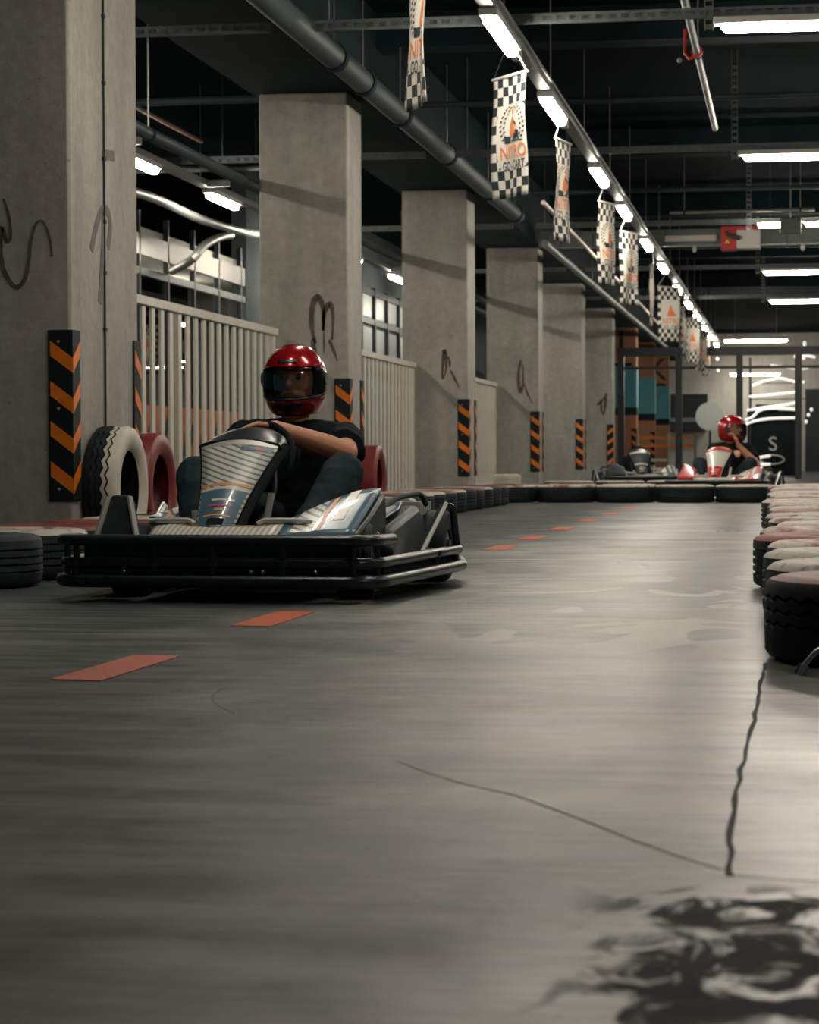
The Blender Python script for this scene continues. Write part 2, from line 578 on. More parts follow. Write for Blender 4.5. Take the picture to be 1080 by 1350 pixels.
def fillet(pts, r, n=4, closed=False):
    pts = [Vector(p) for p in pts]
    out = []
    k = len(pts)
    for i in range(k):
        if not closed and i in (0, k - 1):
            out.append(pts[i])
            continue
        a, b, c = pts[i - 1], pts[i], pts[(i + 1) % k]
        d1, d2 = (a - b), (c - b)
        rr = min(r, d1.length * 0.45, d2.length * 0.45)
        p, q = b + d1.normalized() * rr, b + d2.normalized() * rr
        for j in range(n + 1):
            t = j / n
            out.append(p * (1 - t) ** 2 + b * (2 * t * (1 - t)) + q * t * t)
    return out


def ribbon(pts, w, fn_off, thick=0.0025):
    """flat painted stroke along 3-d points; w list of widths; fn_off = unit normal of the face it lies on"""
    mb = MB()
    nrm = Vector(fn_off)
    pts = [Vector(p) for p in pts]
    vs = []
    for i, p in enumerate(pts):
        t = (pts[min(i + 1, len(pts) - 1)] - pts[max(i - 1, 0)]).normalized()
        sd = t.cross(nrm).normalized()
        ww = w[i] if isinstance(w, (list, tuple)) else w
        vs += [p + sd * ww / 2 + nrm * thick, p - sd * ww / 2 + nrm * thick, p + sd * ww / 2 - nrm * thick, p - sd * ww / 2 - nrm * thick]
    fs = []
    for i in range(len(pts) - 1):
        a, b = 4 * i, 4 * i + 4
        fs += [(a, a + 1, b + 1, b), (a + 2, b + 2, b + 3, a + 3), (a, b, b + 2, a + 2), (a + 1, a + 3, b + 3, b + 1)]
    fs += [(0, 2, 3, 1), (4 * len(pts) - 4, 4 * len(pts) - 3, 4 * len(pts) - 1, 4 * len(pts) - 2)]
    mb.add(vs, fs)
    return mb


def smooth_line(pts, n=6):
    """Catmull-Rom"""
    P = [Vector(p) for p in pts]
    out = []
    for i in range(len(P) - 1):
        a, b, c, d = P[max(i - 1, 0)], P[i], P[i + 1], P[min(i + 2, len(P) - 1)]
        for j in range(n):
            t = j / n
            out.append(0.5 * ((2 * b) + (c - a) * t + (2 * a - 5 * b + 4 * c - d) * t * t + (3 * b - a - 3 * c + d) * t ** 3))
    out.append(P[-1])
    return out


def text_mesh(body, size, name='text', bold=0.0):
    cu = bpy.data.curves.new(name, 'FONT')
    cu.body = body
    cu.size = size
    cu.align_x = 'CENTER'
    cu.offset = bold * size
    o = bpy.data.objects.new(name, cu)
    C.objects.link(o)
    bpy.context.view_layer.update()
    me = bpy.data.meshes.new_from_object(o.evaluated_get(bpy.context.evaluated_depsgraph_get()))
    bpy.data.objects.remove(o)
    bpy.data.curves.remove(cu)
    return me


ORD = ['nearest', 'second', 'third', 'fourth', 'fifth', 'sixth', 'seventh', 'eighth', 'ninth', 'tenth', 'eleventh', 'twelfth', 'thirteenth',
       'fourteenth', 'fifteenth', 'sixteenth', 'seventeenth', 'eighteenth', 'nineteenth', 'twentieth', 'twenty-first', 'twenty-second',
       'twenty-third', 'twenty-fourth', 'twenty-fifth', 'twenty-sixth', 'twenty-seventh', 'twenty-eighth', 'twenty-ninth', 'thirtieth']

# ================================================================== SETTING
CEIL = 4.3
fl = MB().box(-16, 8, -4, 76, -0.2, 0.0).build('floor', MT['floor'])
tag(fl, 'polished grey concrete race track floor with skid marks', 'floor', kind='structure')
ce = MB().box(-16, 8, -4, 76, CEIL, CEIL + 0.2).build('ceiling', MT['ceiling'])
tag(ce, 'dark painted concrete ceiling slab', 'ceiling', kind='structure')
wb = MB().box(-16, 8, 74, 74.3, 0, CEIL).build('wall_back', MT['wallconc'])
tag(wb, 'pale concrete wall at the far end of the hall', 'wall', kind='structure')
wl = MB().box(-7.3, -7.1, 30.2, 74, 0, CEIL).build('wall_left', MT['tealgrey'])
tag(wl, 'teal grey wall beyond the pillars on the left', 'wall', kind='structure')
wr_ = MB().box(8.0, 8.2, -4, 76, 0, CEIL).build('wall_right', MT['tealgrey'])
tag(wr_, 'plain teal grey wall beyond the neighbouring lane', 'wall', kind='structure')
bl = MB().box(-4.40, -3.55, 2, 74, 3.47, CEIL).build('trim_1', MT['beam'])
tag(bl, 'long concrete ceiling beam running over the pillars', 'beam', kind='structure')
for i, y in enumerate((20.0, 27.6, 34.6, 42.0, 49.5)):
    b = MB().box(-3.55, 8, y, y + 0.35, 4.0, CEIL).build('trim_%d' % (i + 2), MT['beam'])
    tag(b, 'shallow cross beam under the dark ceiling, %s from the camera' % ORD[i], 'beam', kind='structure')

# painted lane dashes, joints and cracks belong to the floor
for y in (3.6, 5.21, 6.845, 8.4, 10.0, 12.35, 13.9, 15.65, 17.7, 19.85, 22.0):
    mb = MB()
    o = [(-0.06, -0.31), (0.06, -0.33), (0.062, 0.30), (0.0, 0.325), (-0.058, 0.31)]
    mb.prism(o, lambda a, b, d: (a, b, d), 0.0002, 0.0022)
    d = mb.build('lane_dash', MT['dash'], fl)
    d.location = (-1.53, y, 0)
    d.rotation_euler = (0, 0, random.uniform(-0.012, 0.012))


def floor_line(pts, w, m, name):
    P = smooth_line([Vector((p[0], p[1], 0.0004)) for p in pts], 8)
    for p in P[1:-1]:
        p.x += random.uniform(-1, 1) * w * 0.35
    o = ribbon(P, [w * random.uniform(0.5, 1.15) for _ in P], (0, 0, 1), 0.0003).build(name, m, fl)
    return o


floor_line([(-0.072, 2.70), (-0.082, 3.3), (-0.072, 4.2), (-0.068, 5.0), (-0.064, 5.5)], 0.009, MT['crack'], 'floor_joint')
floor_line([(-0.62, 3.66), (-0.547, 3.52), (-0.47, 3.40), (-0.388, 3.30), (-0.30, 3.14), (-0.204, 2.95), (-0.132, 2.82), (-0.083, 2.74)], 0.0035, MT['haircrack'], 'crack')
floor_line([(-1.175, 4.80), (-1.16, 4.62), (-1.11, 4.45), (-1.04, 4.30)], 0.004, MT['haircrack'], 'crack')
floor_line([(-0.07, 2.71), (0.02, 2.68), (0.30, 2.69)], 0.003, MT['haircrack'], 'crack')
floor_line([(-1.5, 10.95), (-0.8, 10.94), (0.0, 10.97)], 0.02, MT['paleline'], 'joint_line')

# ------------------------------------------------------------------ pillars
CX0, CX1, CD = -4.345, -3.6, 0.62
COLY = [11.45, 18.95, 26.1, 33.45, 40.5, 47.4]


def graffiti(col, strokes, y, m='graffiti'):
    for pts, w in strokes:
        P = smooth_line([ony(a, b, y) for a, b in pts], 7)
        n = len(P)
        ws = [w * (0.45 + 0.55 * math.sin(PI * min(1, (i + 1) / n * 1.15))) * random.uniform(0.85, 1.1) for i in range(n)]
        for p in P:
            p.y = y - 0.002
        ribbon(P, ws, (0, -1, 0), 0.0015).build('graffiti_stroke', MT[m], col)


def column(y0, y1, label, m='concrete', x0=CX0, x1=CX1):
    o = MB().box(x0, x1, y0, y1, 0, 3.47).build('concrete_column', MT[m], bevel=0.018, seg=2)
    return tag(o, label, 'column', 'concrete pillars along the track', 'structure')


C1 = column(11.45, 12.02, 'large concrete pillar nearest the camera at the left edge with brown scribble')
C1b = column(12.05, 12.68, 'second half of the nearest double pillar, behind the thin vertical joint')
cols = [C1]
names = ['', 'concrete pillar behind the driver with the heart-like smear', 'third concrete pillar from the left with a thin two-legged smear',
         'fourth concrete pillar from the left with a drooping oval smear', 'fifth concrete pillar from the left, plain upper half with diagonal shadow',
         'sixth and last grey concrete pillar beside the black steel frame']
for i in range(1, 6):
    cols.append(column(COLY[i], COLY[i] + CD, names[i]))
jn = MB().box(-4.3, -3.615, 12.02, 12.05, 0.0, 3.46).build('joint_filler', MT['crack'], C1b)
graffiti(C1, [([(5, 262), (12, 285), (14, 312), (9, 318), (3, 300), (1, 330), (6, 358), (20, 378), (32, 370), (38, 345), (41, 318), (48, 295), (58, 293), (66, 315), (69, 338)], 0.024)], 11.45)
graffiti(cols[1], [([(416, 452), (411, 430), (412, 404), (419, 391), (425, 402), (427, 425), (426, 436)], 0.05),
                   ([(426, 436), (428, 412), (435, 400), (439, 415), (438, 448)], 0.04),
                   ([(413, 446), (414, 462), (420, 478)], 0.045), ([(427, 438), (427, 466)], 0.012), ([(434, 448), (440, 462), (445, 476)], 0.03)], 18.95)
graffiti(cols[2], [([(583, 500), (584, 478), (586, 462), (588, 470), (588, 488), (584, 500)], 0.04), ([(591, 470), (593, 478), (593, 485)], 0.03), ([(594, 488), (600, 500), (606, 512)], 0.03)], 26.1)
graffiti(cols[3], [([(687, 474), (684, 490), (684, 506), (687, 517), (690, 500), (689, 480)], 0.05), ([(691, 505), (696, 520), (702, 532)], 0.03)], 33.45)
graffiti(cols[5], [([(787, 534), (792, 530), (799, 522)], 0.06), ([(799, 518), (798, 535), (796, 548)], 0.06), ([(793, 528), (793, 540), (796, 548)], 0.04)], 47.4)
# faint grey scribble on the aisle face of the double pillar
for pts in ([(135, 203), (150, 206)], [(120, 330), (126, 300), (134, 278), (142, 280), (145, 300), (142, 326)], [(136, 280), (135, 330), (131, 400)]):
    P = smooth_line([onx(a, b, CX1) for a, b in pts], 6)
    for p in P:
        p.x = CX1 + 0.002
    ribbon(P, [0.055] * len(P), (1, 0, 0), 0.0015).build('graffiti_stroke', MT['graffitilight'], C1b)
# conduit with clips in the joint
mb = MB().tube([(CX1 + 0.004, 12.03, 0.5), (CX1 + 0.004, 12.03, 3.4)], 0.006, 6)
for z in (1.15, 1.45, 1.72, 2.05, 2.45, 2.8, 3.1):
    mb.box(CX1 - 0.002, CX1 + 0.012, 12.012, 12.048, z, z + 0.02)
mb.build('joint_strip', MT['crack'], C1b)

# orange pillars far behind
for i, y in enumerate((54.6, 61.8, 69.0)):
    ltr = ('I', '', 'K')[i]
    o = column(y, y + CD, ('orange painted pillar lettered I, first of three beyond the steel frame', 'orange painted pillar in the middle of the three beyond the frame',
                           'orange painted pillar lettered K, farthest of the three')[i], 'colorange')
    zb = (1.62, 1.60, 1.58)[i]
    MB().box(CX0 - 0.006, CX1 + 0.006, y - 0.006, y + CD + 0.006, zb, zb + 0.95).build('teal_band', MT['teal'], o)
    MB().box(CX0 - 0.008, CX1 + 0.008, y - 0.008, y + CD + 0.008, zb - 0.18, zb).build('black_band', MT['guard'], o)
    if i != 1:
        MB().box(CX0 - 0.008, CX1 - 0.1, y - 0.008, y + 0.2, zb + 0.95, zb + 1.03).build('black_line', MT['guard'], o)
    if ltr:
        t = text_mesh(ltr, 0.95)
        t.materials.append(MT['logoblack'])
        t.transform(Matrix.Translation((0, 0, 0)) @ Matrix.Rotation(PI / 2, 4, 'X'))
        l = link('pillar_letter', t, o)
        l.location = (-3.95, y - 0.004, zb + 1.12)


# ------------------------------------------------------------------ corner guards
def make_guard(flip, far=False):
    """origin on the pillar corner at the guard's foot; legs on the front (-Y) and aisle (+X) faces"""
    W1, T, Z = 0.118, 0.012, 0.865
    root = bpy.data.objects.new('corner_guard', None)
    C.objects.link(root)
    s = 1 if far else -1      # which Y side the second leg lies on
    mb = MB()
    o = [(-W1, 0), (-W1, -T), (T, -T), (T, W1), (0, W1), (0, 0)]
    if far:
        o = [(a, -b) for a, b in o]
    mb.prism(o, lambda a, b, d: (a, b, d), 0.0, Z)
    mb.build('rubber_body', MT['guard'], root, bevel=0.003)
    e = 0.0025
    n, pitch, hgt, drop = 4, 0.203, 0.075, 0.088
    for k in range(n):
        z1 = Z - 0.055 - k * pitch
        ql = [(-W1 + 0.012, z1), (T - 0.001, z1 - drop), (T - 0.001, z1 - drop - hgt), (-W1 + 0.012, z1 - hgt)]
        qr = [(-T + 0.001, z1 - drop), (W1 - 0.012, z1), (W1 - 0.012, z1 - hgt), (-T + 0.001, z1 - drop - hgt)]
        if flip:
            ql = [(ql[0][0], z1 - drop), (ql[1][0], z1), (ql[2][0], z1 - hgt), (ql[3][0], z1 - drop - hgt)]
            qr = [(qr[0][0], z1), (qr[1][0], z1 - drop), (qr[2][0], z1 - drop - hgt), (qr[3][0], z1 - hgt)]
        ql = [(a, max(b, 0.01)) for a, b in ql]
        qr = [(a, max(b, 0.01)) for a, b in qr]
        m = MB()
        if not far:
            m.prism(ql, lambda a, b, d: (a, -T - d, b), 0, e)
            m.prism(qr, lambda a, b, d: (T + d, a, b), 0, e)
        else:
            m.prism(ql, lambda a, b, d: (a, T + d, b), 0, e)
            m.prism(qr, lambda a, b, d: (T + d, -a, b), 0, e)
        m.build('orange_stripe', MT['orange'], root)
    for z in (Z - 0.06, Z * 0.54, 0.06):
        m = MB()
        m.ellipsoid((-W1 * 0.55, s * (-1) * -T - (0.0 if far else 0.0), z), (0.008, 0.004, 0.008), n=8, m=4)
        m.build('screw', MT['copper'], root)
    return root


g_near, g_flip, g_far = make_guard(False), make_guard(True), make_guard(False, True)
gset = []
gl = ['on the nearest pillar at the left edge', 'on the pillar behind the driver', 'on the third pillar from the left', 'on the fourth pillar from the left',
      'on the fifth pillar from the left', 'on the sixth grey pillar, stripes slanting the other way', 'on the orange pillar lettered I', 'on the middle orange pillar']
used = set()
for i, y in enumerate(COLY + [54.6, 61.8]):
    for far in (False, True):
        if far and i > 4:
            continue
        src = g_far if far else (g_flip if i == 5 else g_near)
        o = src if src not in used else copy_tree(src)
        used.add(src)
        yy = (12.68 if i == 0 else y + CD) if far else y
        o.location = (CX1, yy + (0.0005 if far else -0.0005), 0.265)
        tag(o, ('far-edge striped guard of %s' % gl[i][3:] if far else 'black and orange striped corner guard %s' % gl[i]), 'corner guard', 'striped corner guards')

# ------------------------------------------------------------------ slatted white fences
slat_me = MB().box(-0.008, 0.008, -0.042, 0.042, 0.12, 1.48).mesh('slat', MT['fencewhite'])
for i, (y0, y1) in enumerate(((12.75, 18.9), (19.62, 26.05), (26.77, 33.4))):
    f = thing('slat_fence', (-4.2, y0, 0), 'off-white vertical slat fence %s' % ('behind the driver, between the first two pillars', 'between the second and third pillars', 'between the third and fourth pillars')[i], 'fence', 'white slat fences')
    L_ = y1 - y0
    MB().box(-0.02, 0.025, 0, L_, 1.48, 1.54).build('top_rail', MT['fencewhite'], f, bevel=0.005)
    MB().box(-0.02, 0.02, 0, L_, 0.06, 0.12).build('bottom_rail', MT['fencewhite'], f)
    for yy in (0.02, L_ / 2, L_ - 0.02):
        MB().box(-0.045, -0.011, yy - 0.02, yy + 0.02, 0, 1.48).build('post', MT['fencewhite'], f)
    n = int(L_ / 0.222)
    for k in range(n):
        s = link('slat', slat_me, f)
        s.location = (0.0, 0.09 + k * (L_ - 0.18) / (n - 1), 0)

# ------------------------------------------------------------------ glazed partition on the left, lit room behind
pw = thing('window_1', (-7.1, 22, 0), 'long glazed partition with black mullions and orange lower boards behind the fence', 'partition', kind='structure')
mull = [22.6, 23.8, 25.0, 26.2, 27.4, 28.6, 29.8]
for y in mull:
    MB().box(-0.03, 0.03, y - 22 - 0.03, y - 22 + 0.03, 0, 3.2).build('mullion', MT['blacksteel'], pw)
MB().box(-0.03, 0.03, -0.6, 8.0, 2.72, 2.95).build('head_rail', MT['boxgrey'], pw)
MB().box(-0.03, 0.03, -0.6, 8.0, 2.50, 2.58).build('transom', MT['galv'], pw)
MB().box(-0.03, 0.03, -0.6, 8.0, 0.0, 0.5).build('sill_board', MT['tealgrey'], pw)
ys = [21.4] + mull + [30.0]
for a, b in zip(ys[:-1], ys[1:]):
    MB().box(-0.006, 0.006, a - 22 + 0.05, b - 22 - 0.05, 1.07, 2.5).build('pane', MT['glass'], pw)
    ob = MB().box(-0.02, 0.02, a - 22 + 0.05, b - 22 - 0.05, 0.5, 1.07).build('orange_board', MT['orangeboard'], pw)
    m = MB()
    for k, (q, z) in enumerate(((0.25, 0.55), (0.6, 0.5), (0.85, 0.62))):
        yc = a - 22 + (b - a) * q
        m.prism([(yc - 0.12, z), (yc + 0.02, z), (yc + 0.16, z + 0.25), (yc + 0.10, z + 0.34), (yc - 0.02, z + 0.2)], lambda p, r_, d: (d, p, r_), 0.02, 0.024)
    m.build('black_mark', MT['guard'], ob)
rb = MB().box(-10.2, -10.0, 18, 36, 0, 3.2).build('wall_far_left', MT['room'])
tag(rb, 'pale wall inside the glazed room', 'wall', kind='structure')
rc = MB().box(-10.0, -7.15, 18, 36, 2.95, 3.05).build('ceiling_room', MT['room'])
tag(rc, 'white ceiling of the glazed room', 'ceiling', kind='structure')

re_ = MB().box(-10.0, -7.3, 36, 36.2, 0, 3.2).build('wall_room_end', MT['room'])
tag(re_, 'end wall of the glazed room', 'wall', kind='structure')
# black framed window in the left wall
w2 = thing('window_2', (-7.1, 38.2, 2.15), 'black framed window high in the teal wall between the second and third pillars', 'window', kind='structure')
MB().box(0.0, 0.02, 0, 5, 0, 1.1).build('pane', MT['tealgrey'], w2)
for y in (0, 1.25, 2.5, 3.75, 5.0):
    MB().box(0, 0.08, y - 0.06, y + 0.06, -0.15, 1.2).build('mullion', MT['blacksteel'], w2)
for z in (-0.1, 0.62, 1.12):
    MB().box(0, 0.07, 0, 5, z - 0.05, z + 0.05).build('transom', MT['blacksteel'], w2)
for y in (0.1, 1.35, 2.6, 3.85):
    for z in (0.02, 0.7):
        MB().box(0.02, 0.03, y, y + 1.05, z, z + (0.5 if z < 0.5 else 0.36)).build('pane', MT['disc'], w2)

# ================================================================== CEILING SERVICES
def lamp_proto(L_, name):
    """lamp along local Y, origin at the centre of the diffuser"""
    root = bpy.data.objects.new(name, None)
    C.objects.link(root)
    MB().box(-0.06, 0.06, -L_ / 2 - 0.05, L_ / 2 + 0.05, 0.03, 0.075).build('housing', MT['lampwhite'], root, bevel=0.006)
    pts = [(0, -L_ / 2, 0), (0, L_ / 2, 0)]
    m = MB()
    o = [(-0.042, 0.03), (-0.042, 0.0), (-0.026, -0.022), (0.026, -0.022), (0.042, 0.0), (0.042, 0.03)]
    e = 0.03
    for y0, y1, k0, k1 in ((-L_ / 2, -L_ / 2 + e, 0.45, 1), (-L_ / 2 + e, L_ / 2 - e, 1, 1), (L_ / 2 - e, L_ / 2, 1, 0.45)):
        n = len(o)
        vs = [(a * k0, y0, 0.03 + (b - 0.03) * k0) for a, b in o] + [(a * k1, y1, 0.03 + (b - 0.03) * k1) for a, b in o]
        fs = [(i, i + n, (i + 1) % n + n, (i + 1) % n) for i in range(n)]
        if k0 < 1:
            fs.append(tuple(range(n)))
        if k1 < 1:
            fs.append(tuple(range(2 * n - 1, n - 1, -1)))
        m.add(vs, fs)
    m.build('diffuser', MT['tube'], root)
    return root


TX, TZ = -1.88, 3.2
main_y = [7.3, 11.2, 15.24, 18.62, 23.1, 26.5, 30.6, 34.4, 38.85, 42.8, 46.7, 50.6, 54.5, 58.4]
lp = lamp_proto(1.22, 'strip_lamp')
vis = 0
for i, y in enumerate(main_y):
    o = lp if i == 0 else copy_tree(lp)
    o.location = (TX, y, TZ)
    if y < 12:
        lb = 'white strip lamp on the central trunking above the camera side, %s' % ORD[i]
    else:
        lb = 'white strip lamp under the sloping trunking line, %s counted from the top' % ('first', 'second', 'third', 'fourth', 'fifth', 'sixth', 'seventh', 'eighth', 'ninth', 'tenth', 'eleventh', 'twelfth')[i - 2]
    tag(o, lb, 'lamp', 'strip lamps on the central trunking')
# trunking
tr = thing('lamp_trunking', (TX, 2, 3.275), 'long grey metal trunking carrying the row of strip lamps', 'trunking')
MB().box(-0.05, 0.05, 0, 58, 0.0, 0.055).build('channel', MT['trunk'], tr, bevel=0.004)
MB().box(0.05, 0.075, 0, 58, 0.035, 0.055).build('flange', MT['galv'], tr)
for y in range(1, 58, 3):
    MB().tube([(0, y + 0.4, 0.05), (0, y + 0.4, CEIL - 3.275)], 0.006, 5).build('hanger_rod', MT['galv'], tr)
for y in main_y:
    MB().box(-0.03, 0.03, y - 2 + 0.75, y - 2 + 0.95, -0.07, 0.0).build('junction_box', MT['lampwhite'], tr)

# perforated cross struts
def strut(y, z, x0, x1, label, drops=(), segs=None):
    o = thing('cable_strut', (0, y, z), label, 'cable strut', 'perforated cross struts')
    whole = (x0, x1)
    for x0, x1 in ((whole[0], -3.50), (-3.19, whole[1])):
        m = MB()
        m.box(x0, x1, -0.025, 0.025, 0.022, 0.032)
        m.box(x0, x1, -0.027, -0.02, -0.032, -0.018)
        m.box(x0, x1, -0.027, -0.02, 0.012, 0.024)
        n = int((x1 - x0) / 0.085)
        for k in range(n + 1):
            x = x0 + (x1 - x0) * k / n
            m.box(x - 0.014, x + 0.014, -0.027, -0.02, -0.018, 0.012)
        m.box(x0, x1, 0.018, 0.025, -0.032, 0.024)
        m.build('perforated_channel', MT['tray'], o)
        xr = x0 + (0.9 if x0 < -4 else 0.1)
        MB().tube([(xr, 0, 0.03), (xr, 0, CEIL - z)], 0.006, 5).build('hanger_rod', MT['tray'], o)
    for x in drops:
        d = MB()
        for xx in (-0.03, 0.022):
            d.box(x + xx, x + xx + 0.008, -0.04, -0.028, -0.12, CEIL - z - 0.001)
        for k in range(int((CEIL - z) / 0.06)):
            d.box(x - 0.022, x + 0.022, -0.036, -0.03, k * 0.06 - 0.11, k * 0.06 - 0.08)
        d.build('drop_strut', MT['tray'], o)
    return o


SY = [15.6, 22.4, 29.5, 36.5, 43.3]
for i, y in enumerate(SY):
    strut(y, 3.385, -6.4, 4.5, 'perforated steel cable strut crossing the hall, %s from the camera' % ORD[i], (-0.55, 1.2) if i != 2 else (-0.55,))
rp_ = lamp_proto(1.5, 'batten_lamp')
RL = [(8.8, -0.5), (15.6, -0.5), (22.4, -0.5), (36.5, -0.48), (43.3, -0.46), (57.9, -1.70), (66.0, 2.2), (66.0, -7.0), (70.5, 1.9), (70.5, 4.4), (72.6, -1.95)]  # unseen battens by the far wall are added only to brighten it
for i, (y, x) in enumerate(RL):
    o = copy_tree(rp_)
    o.location = (x + 0.78, y, 3.275 if y < 72 else 2.96)
    o.rotation_euler = (0, 0, PI / 2)
    if y not in SY:
        for q in (-0.5, 0.5):
            MB().tube([(0, q, 0.075), (0, q, CEIL - o.location.z)], 0.006, 5).build('hanger_rod', MT['galv'], o)
    tag(o, ('batten lamp across the ceiling just above the camera', 'crosswise batten lamp at the top right corner', 'crosswise batten lamp second from the top right',
            'crosswise batten lamp below the red and white switch box', 'crosswise batten lamp fourth down on the right', 'short-looking crosswise batten lamp farthest away above the second kart',
            'added unseen batten lamp brightening the far wall from the right', 'added unseen batten lamp brightening the far wall behind the orange pillars', 'added out-of-view batten lamp brightening the far wall, left one', 'added out-of-view batten lamp brightening the far wall, right one', 'batten lamp low on the far wall beside the glowing sign')[i], 'lamp', 'crosswise batten lamps')
for i, (x, y) in enumerate(((-0.43, 29.2), (0.05, 29.2))):
    root = copy_tree(rp_)
    root.location = (x + (0.14 if i == 0 else 0.72), y, 3.30)
    root.rotation_euler = (0, 0, PI / 2)
    root.scale = (1, 0.19 if i == 0 else 0.85, 1)
    MB().tube([(0, 0, 0.075), (0, 0, CEIL - 3.30)], 0.006, 5).build('hanger_rod', MT['galv'], root)
    tag(root, ('short lit piece of batten lamp between switch box and grey plate', 'batten lamp right of the grey plate beside the duct')[i], 'lamp', 'crosswise batten lamps')
pl = thing('hanging_plate', (-0.04, 29.05, 3.18), 'grey square plate hanging between two lit battens', 'plate')
MB().box(-0.13, 0.13, 0, 0.03, 0, 0.2).build('plate', MT['tray'], pl, bevel=0.02)
MB().tube([(0, 0.03, 0.15), (0, 0.3, 0.19), (0, 0.3, CEIL - 3.18)], 0.01, 6).build('bracket', MT['galv'], pl)
for o in list(rp_.children):
    bpy.data.objects.remove(o)
bpy.data.objects.remove(rp_)

# other lamps of the hall on the right hand side, lighting the neighbouring lane
for i, y in enumerate((5.0, 12.0, 19.0, 26.0, 33.0)):
    o = copy_tree(lp)
    o.location = (3.6, y, 3.285)
    tag(o, 'strip lamp over the neighbouring lane outside the right edge, %s' % ORD[i], 'lamp', 'strip lamps over the next lane')

# left bay: trunking with lamps
t2 = thing('lamp_trunking', (-6.0, 8, 3.275), 'grey lamp trunking seen between the first two pillars on the left', 'trunking')
MB().box(-0.06, 0.06, 0, 44, 0.0, 0.06).build('channel', MT['trunk'], t2, bevel=0.004)
for k, y in enumerate((14.7, 17.95, 21.15, 24.45, 28.1, 31.8, 35.6, 39.4, 43.2)):
    o = copy_tree(lp)
    o.location = (-6.0, y, 3.2)
    tag(o, 'strip lamp on the left bay trunking behind the pillars, %s' % ORD[k], 'lamp', 'strip lamps in the left bay')
    m = MB().box(0.06, 0.30, y - 8 - 0.95, y - 8 - 0.91, -0.02, 0.05)
    m.build('bracket', MT['galv'], t2)
for y in (3, 8, 13, 15.5, 18, 23, 28):
    MB().tube([(0, y, 0.05), (0, y, CEIL - 3.275)], 0.006, 5).build('hanger_rod', MT['galv'], t2)


for k, (x, y) in enumerate(((-8.6, 23.5), (-8.6, 27.5), (-8.6, 31.5))):
    o = copy_tree(lp)
    o.location = (x, y, 2.86)
    tag(o, 'strip lamp on the ceiling of the glazed room, %s' % ORD[k], 'lamp', 'strip lamps in the glazed room')


def pipe(name, pts, r, m, label, clamps=(), cat='pipe', n=12):
    root = thing(name, pts[0], label, cat)
    o = Vector(pts[0])
    P = [Vector(p) - o for p in pts]
    MB().tube(P, r, n).build('pipe_run', m, root, smooth=True)
    d = (P[-1] - P[0]).normalized()
    for c in clamps:
        p = P[0].lerp(P[-1], c)
        MB().tube([p - d * r * 0.55, p + d * r * 0.55], r * 1.14, n).build('coupling', MT['beam'], root, smooth=True)
        MB().tube([p + Vector((0, 0, r)), p + Vector((0, 0, CEIL - o.z - p.z))], 0.006, 5).build('hanger_rod', MT['galv'], root)
    return root


pipe('drain_pipe', [(-3.345, 9, 3.43), (-3.345, 28.7, 3.43)], 0.095, MT['pipe'], 'thick grey drain pipe running along the top of the pillars', (0.25, 0.41, 0.47, 0.56, 0.70, 0.86, 0.985))
pipe('water_pipe', [(-4.50, 6, 2.77), (-4.50, 56, 2.77)], 0.047, MT['pipe'], 'grey pipe with clamps running just behind the pillars on the left', (0.0, 0.1, 0.203, 0.35, 0.5, 0.7, 0.9))
pipe('copper_pipe', [(-5.66, 12, 3.54), (-5.66, 22.2, 3.54)], 0.02, MT['copper'], 'thin reddish pipe ending in mid-air in the left bay')
pipe('sprinkler_pipe', [(-0.715, 9, 3.5), (-0.715, 21.9, 3.5)], 0.028, MT['galv'], 'thin steel sprinkler pipe at the top right, ending in mid-air', (0.35, 0.69))
sp = bpy.data.objects['sprinkler_pipe']
spo = Vector((0, 8.75, -0.03))
MB().tube([spo + Vector(q) for q in ((0, 0, 0), (-0.06, 0, -0.02), (-0.09, 0, 0.02), (-0.09, 0, 0.2))], 0.012, 8).build('sprinkler_branch', MT['boxred'], sp, smooth=True)
MB().tube([spo + Vector((0, -0.03, 0.03)), spo + Vector((0, 0.03, 0.03))], 0.045, 12).build('collar', MT['boxred'], sp, smooth=True)
MB().ellipsoid(spo + Vector((-0.13, 0, -0.03)), (0.02, 0.02, 0.02), n=8, m=6).build('nozzle', MT['galv'], sp, smooth=True)
pipe('pink_pipe', [(-2.55, 24.2, 3.1), (-2.6, 38, 3.1), (-2.67, 51, 3.1)], 0.024, MT['pinkpipe'], 'pinkish thin pipe running behind the banners', (0.1, 0.5, 0.9))
pipe('dark_pipe', [(-3.25, 31, 3.30), (-3.25, 68, 3.30)], 0.05, MT['galv'], 'thin grey pipe below the beam over the far pillars', (0.2, 0.4, 0.6))
for i, (y, z) in enumerate(((20.8, 3.62), (28.2, 3.65), (35.4, 3.6))):
    pipe('cross_conduit', [(-3.5, y, z), (6, y, z)], 0.028, MT['pipe'], 'thin conduit crossing under the ceiling, %s from the camera' % ORD[i])
pipe('cross_conduit', [(-7.2, 19.4, 3.50), (-4.45, 19.4, 3.50)], 0.035, MT['pipe'], 'dull conduit crossing the left bay beside the second pillar')
pipe('cross_conduit', [(-7.2, 24.6, 3.58), (-4.45, 24.6, 3.58)], 0.035, MT['galv'], 'shiny conduit crossing the left bay above the lamps')
pipe('cross_conduit', [(-1.5, 29.0, 3.46), (0.25, 29.0, 3.47)], 0.022, MT['galv'], 'short bright wavy conduit above the red switch box', (0.1, 0.9))
